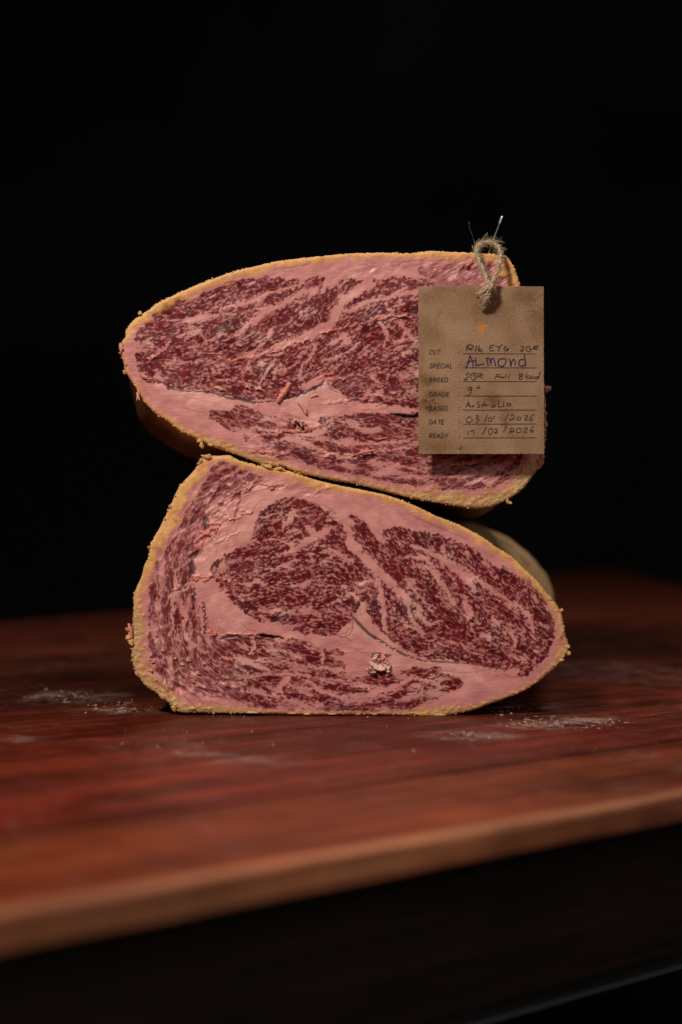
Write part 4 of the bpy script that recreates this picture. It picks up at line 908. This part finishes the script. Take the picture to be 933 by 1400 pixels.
# ------------------------------------------------------------------ twine and pin
def tube(bm, pts, rad, sides=6):
    n = len(pts); rings = []
    up = Vector((0, 1, 0))
    for i, p in enumerate(pts):
        t = (Vector(pts[min(i + 1, n - 1)]) - Vector(pts[max(i - 1, 0)])).normalized()
        a = t.cross(up); a = a.normalized() if a.length > 1e-4 else Vector((1, 0, 0)); b = t.cross(a)
        r = rad[i] if hasattr(rad, '__len__') else rad
        rings.append([bm.verts.new(Vector(p) + (a * math.cos(k * 2 * math.pi / sides) + b * math.sin(k * 2 * math.pi / sides)) * r) for k in range(sides)])
    for i in range(n - 1):
        for k in range(sides): bm.faces.new((rings[i][k], rings[i][(k + 1) % sides], rings[i + 1][(k + 1) % sides], rings[i + 1][k]))
    bm.faces.new(rings[0][::-1]); bm.faces.new(rings[-1])
def fin(bm, name, mat, parent, origin, smoothf=True, kind=None):
    for v in bm.verts: v.co -= origin
    me = bpy.data.meshes.new(name); bmesh.ops.recalc_face_normals(bm, faces=bm.faces); bm.to_mesh(me); bm.free()
    for p in me.polygons: p.use_smooth = smoothf
    return link(name, me, mat, parent, kind)
m_, nt, N, L, P = mat_new("jute"); M_jute = m_; co = objco(nt)
L.new(ramp(nt, noisen(nt, 900, 5, 0.7, co), [(0.25, (0.42, 0.30, 0.19)), (0.5, (0.72, 0.56, 0.39)), (0.75, (0.88, 0.74, 0.55))]), P.inputs['Base Color']); P.inputs['Roughness'].default_value = 0.85
L.new(bump(nt, noisen(nt, 2500, 4, 0.7, co), 0.8, 0.0003), P.inputs['Normal'])
twine = thing("twine_loop", "frayed beige jute twine loop tying the cardboard label to the pin", "twine", None, W(668, 335, -0.004)); TW = Vector(twine.location)
path = [(661.5,421,TY+0.002),(661,420,TY-.0016),(663,411,TY-.0032),(667,399,TY-.0042),(668,388,TY-.0048),(663.5,375,-.0135),(657.5,362,-.0105),(652.8,350,-.0075),(652,341,-.0045),(656,334.5,-.0015),(664,332,.001),(672,332,.001),(679.5,335,-.0015),
        (684,343,-.0055),(684.5,355,-.0095),(681,368,-.0135),(676,381,TY-.0042),(670.5,394,TY-.0078),(665.5,407,TY-.0062),(662.5,417,TY-.0034),(661,422,TY-.0006)]
P3 = catmull([W(*p) for p in path], 14, False)
def ply_pts(P3, rad, turns, ph):
    out = []; n = len(P3)
    s = np.concatenate([[0], np.cumsum(np.linalg.norm(np.diff(P3, axis=0), axis=1))])
    for i in range(n):
        t = Vector(P3[min(i + 1, n - 1)] - P3[max(i - 1, 0)]).normalized(); a = t.cross(Vector((0, 1, 0))).normalized() if abs(t.y) < 0.99 else Vector((1, 0, 0)); b = t.cross(a)
        an = s[i] * turns + ph; out.append(Vector(P3[i]) + (a * math.cos(an) + b * math.sin(an)) * rad)
    return out
for k in range(2):
    pts = ply_pts(P3, 0.00052, 520, k * math.pi)
    bm = bmesh.new(); tube(bm, pts, [0.00056 * (1 + .30 * mnoise.noise(Vector(p) * 400)) for p in pts], 8); fin(bm, "yarn", M_jute, twine, TW)
    for q_ in range(9):                                              # fibre bundles wrapped on each yarn
        bm = bmesh.new() if q_ == 0 else bm
        sub = ply_pts(np.array([list(p) for p in pts]), 0.00056 + 0.00018 * (q_ % 3), 1500 + 160 * q_, q_ * 0.7)
        tube(bm, [p + Vector((mnoise.noise(p * 700 + Vector((q_, 0, 0))), 0, mnoise.noise(p * 700 + Vector((0, q_, 3))))) * .0004 for p in sub], 0.00013, 3)
    fin(bm, "fibre_bundle", M_jute, twine, TW, kind="stuff")
bm = bmesh.new(); rf = random.Random(21)
for i in range(1000):
    k = rf.randrange(6, len(P3) - 4); p = Vector(P3[k]); t = Vector(P3[k + 1] - P3[k]).normalized()
    d = Vector((rf.gauss(0, 1), rf.gauss(0, 1), rf.gauss(0, 1))); d = (d - t * d.dot(t)).normalized()
    top = 1.5 if p.z > W(0, 345)[2] else 1.0
    ln = abs(rf.gauss(0, .0011)) * top + .0005; q0 = p + d * .0012; pts = []
    c2 = Vector((rf.gauss(0, .6), rf.gauss(0, .6), rf.gauss(0, .6)))
    for j in range(5):
        u = j / 4; pts.append(q0 + (d * (1 - .4 * u) + t * (0.8 + c2.x * u) + c2 * u * .6) * ln * u)
    tube(bm, pts, 0.00005, 3)
for strand in ([(651,391+9,TY-.002),(655,401,TY-.0035),(661,398,TY-.005),(668,392,TY-.006)], [(650.5,404,TY-.0012),(655,399,TY-.003),(661,395,TY-.005),(668,390,TY-.006)], [(678,398,TY-.002),(673,396,TY-.004),(668,392,TY-.006)], [(664,396,TY-.004),(659,405,TY-.003),(657,412,TY-.001)]):
    for e in range(7):
        pp = catmull([W(x + rf.gauss(0, .8), y + rf.gauss(0, .8), z + rf.gauss(0, .0003)) for x, y, z in strand], 4, False)
        tube(bm, [Vector(p) for p in pp], [0.00006 + 0.00022 * i_ / len(pp) for i_ in range(len(pp))], 4)
for hair in ([(649.5,335,-.002),(646,322,-.003),(642,310,-.004),(641.5,303,-.003),(642,306,-.004)], [(674,329,-.002),(681,327,-.003),(687,324,-.003),(688,323.5,-.003)], [(669,333,-.002),(668,326,-.002),(667,321,-.003)]):
    pp = catmull([W(*h_) for h_ in hair], 6, False); tube(bm, [Vector(p) for p in pp], 0.000028, 3)
fin(bm, "fuzz", M_jute, twine, TW, kind="stuff")
m_, nt, N, L, P = mat_new("pin_steel"); P.inputs['Base Color'].default_value = (0.62, 0.64, 0.66, 1); P.inputs['Metallic'].default_value = 0.85; P.inputs['Roughness'].default_value = 0.32
L.new(ramp(nt, noisen(nt, 300, 3, .5, objco(nt)), [(0.3, 0.25), (0.7, 0.45)]), P.inputs['Roughness'])
pin = thing("steel_pin", "thin steel pin poking up out of the upper beef half through the twine", "pin", None, W(671, 340, .003)); PN = Vector(pin.location)
bm = bmesh.new(); a_ = Vector(W(665, 354, .006)); b_ = Vector(W(686.3, 297.5, -.001)); pts = [a_ + (b_ - a_) * (i / 12) for i in range(13)]
tube(bm, pts, 0.00042, 10); fin(bm, "shaft", m_, pin, PN)
m2, nt, N, L, P = mat_new("pin_tip"); P.inputs['Base Color'].default_value = (0.8, 0.82, 0.84, 1); P.inputs['Roughness'].default_value = 0.25; P.inputs['Metallic'].default_value = 0.4
bm = bmesh.new(); d_ = (b_ - a_).normalized(); tube(bm, [b_ - d_ * .0035, b_ - d_ * .003, b_ + d_ * .0006, b_ + d_ * .001], [0.00044, 0.00062, 0.00056, 0.0002], 10); fin(bm, "head", m2, pin, PN)

# ------------------------------------------------------------------ room behind, almost unlit
def plane(name, pts, mat, kind="structure"):
    me = bpy.data.meshes.new(name); me.from_pydata(pts, [], [tuple(range(len(pts)))]); return link(name, me, mat, None, kind)
m_, nt, N, L, P = mat_new("dark_wall_paint"); L.new(ramp(nt, noisen(nt, 1.1, 3, .5, objco(nt)), [(0.42, (0.006, 0.006, 0.007)), (0.68, (0.020, 0.029, 0.032))]), P.inputs['Base Color']); P.inputs['Roughness'].default_value = 0.9
plane("wall", [(-4, 4.2, -0.782), (4, 4.2, -0.782), (4, 4.2, 3), (-4, 4.2, 3)], m_)
m_, nt, N, L, P = mat_new("dark_floor"); L.new(ramp(nt, noisen(nt, 4, 5, .6, objco(nt)), [(0.3, (0.010, 0.009, 0.008)), (0.7, (0.03, 0.026, 0.022))]), P.inputs['Base Color']); P.inputs['Roughness'].default_value = 0.7
plane("floor", [(-4, -3, -0.782), (4, -3, -0.782), (4, 4.2, -0.782), (-4, 4.2, -0.782)], m_)
bpy.context.view_layer.update()
# the halves were modelled in world coordinates: hang them on their base points without moving them
for root in (upper,):
    for o in root.children:
        if o.name.split('.')[0] in ("cut_face", "rind", "crust", "rind_crumbs"): o.location = -Vector(root.location)
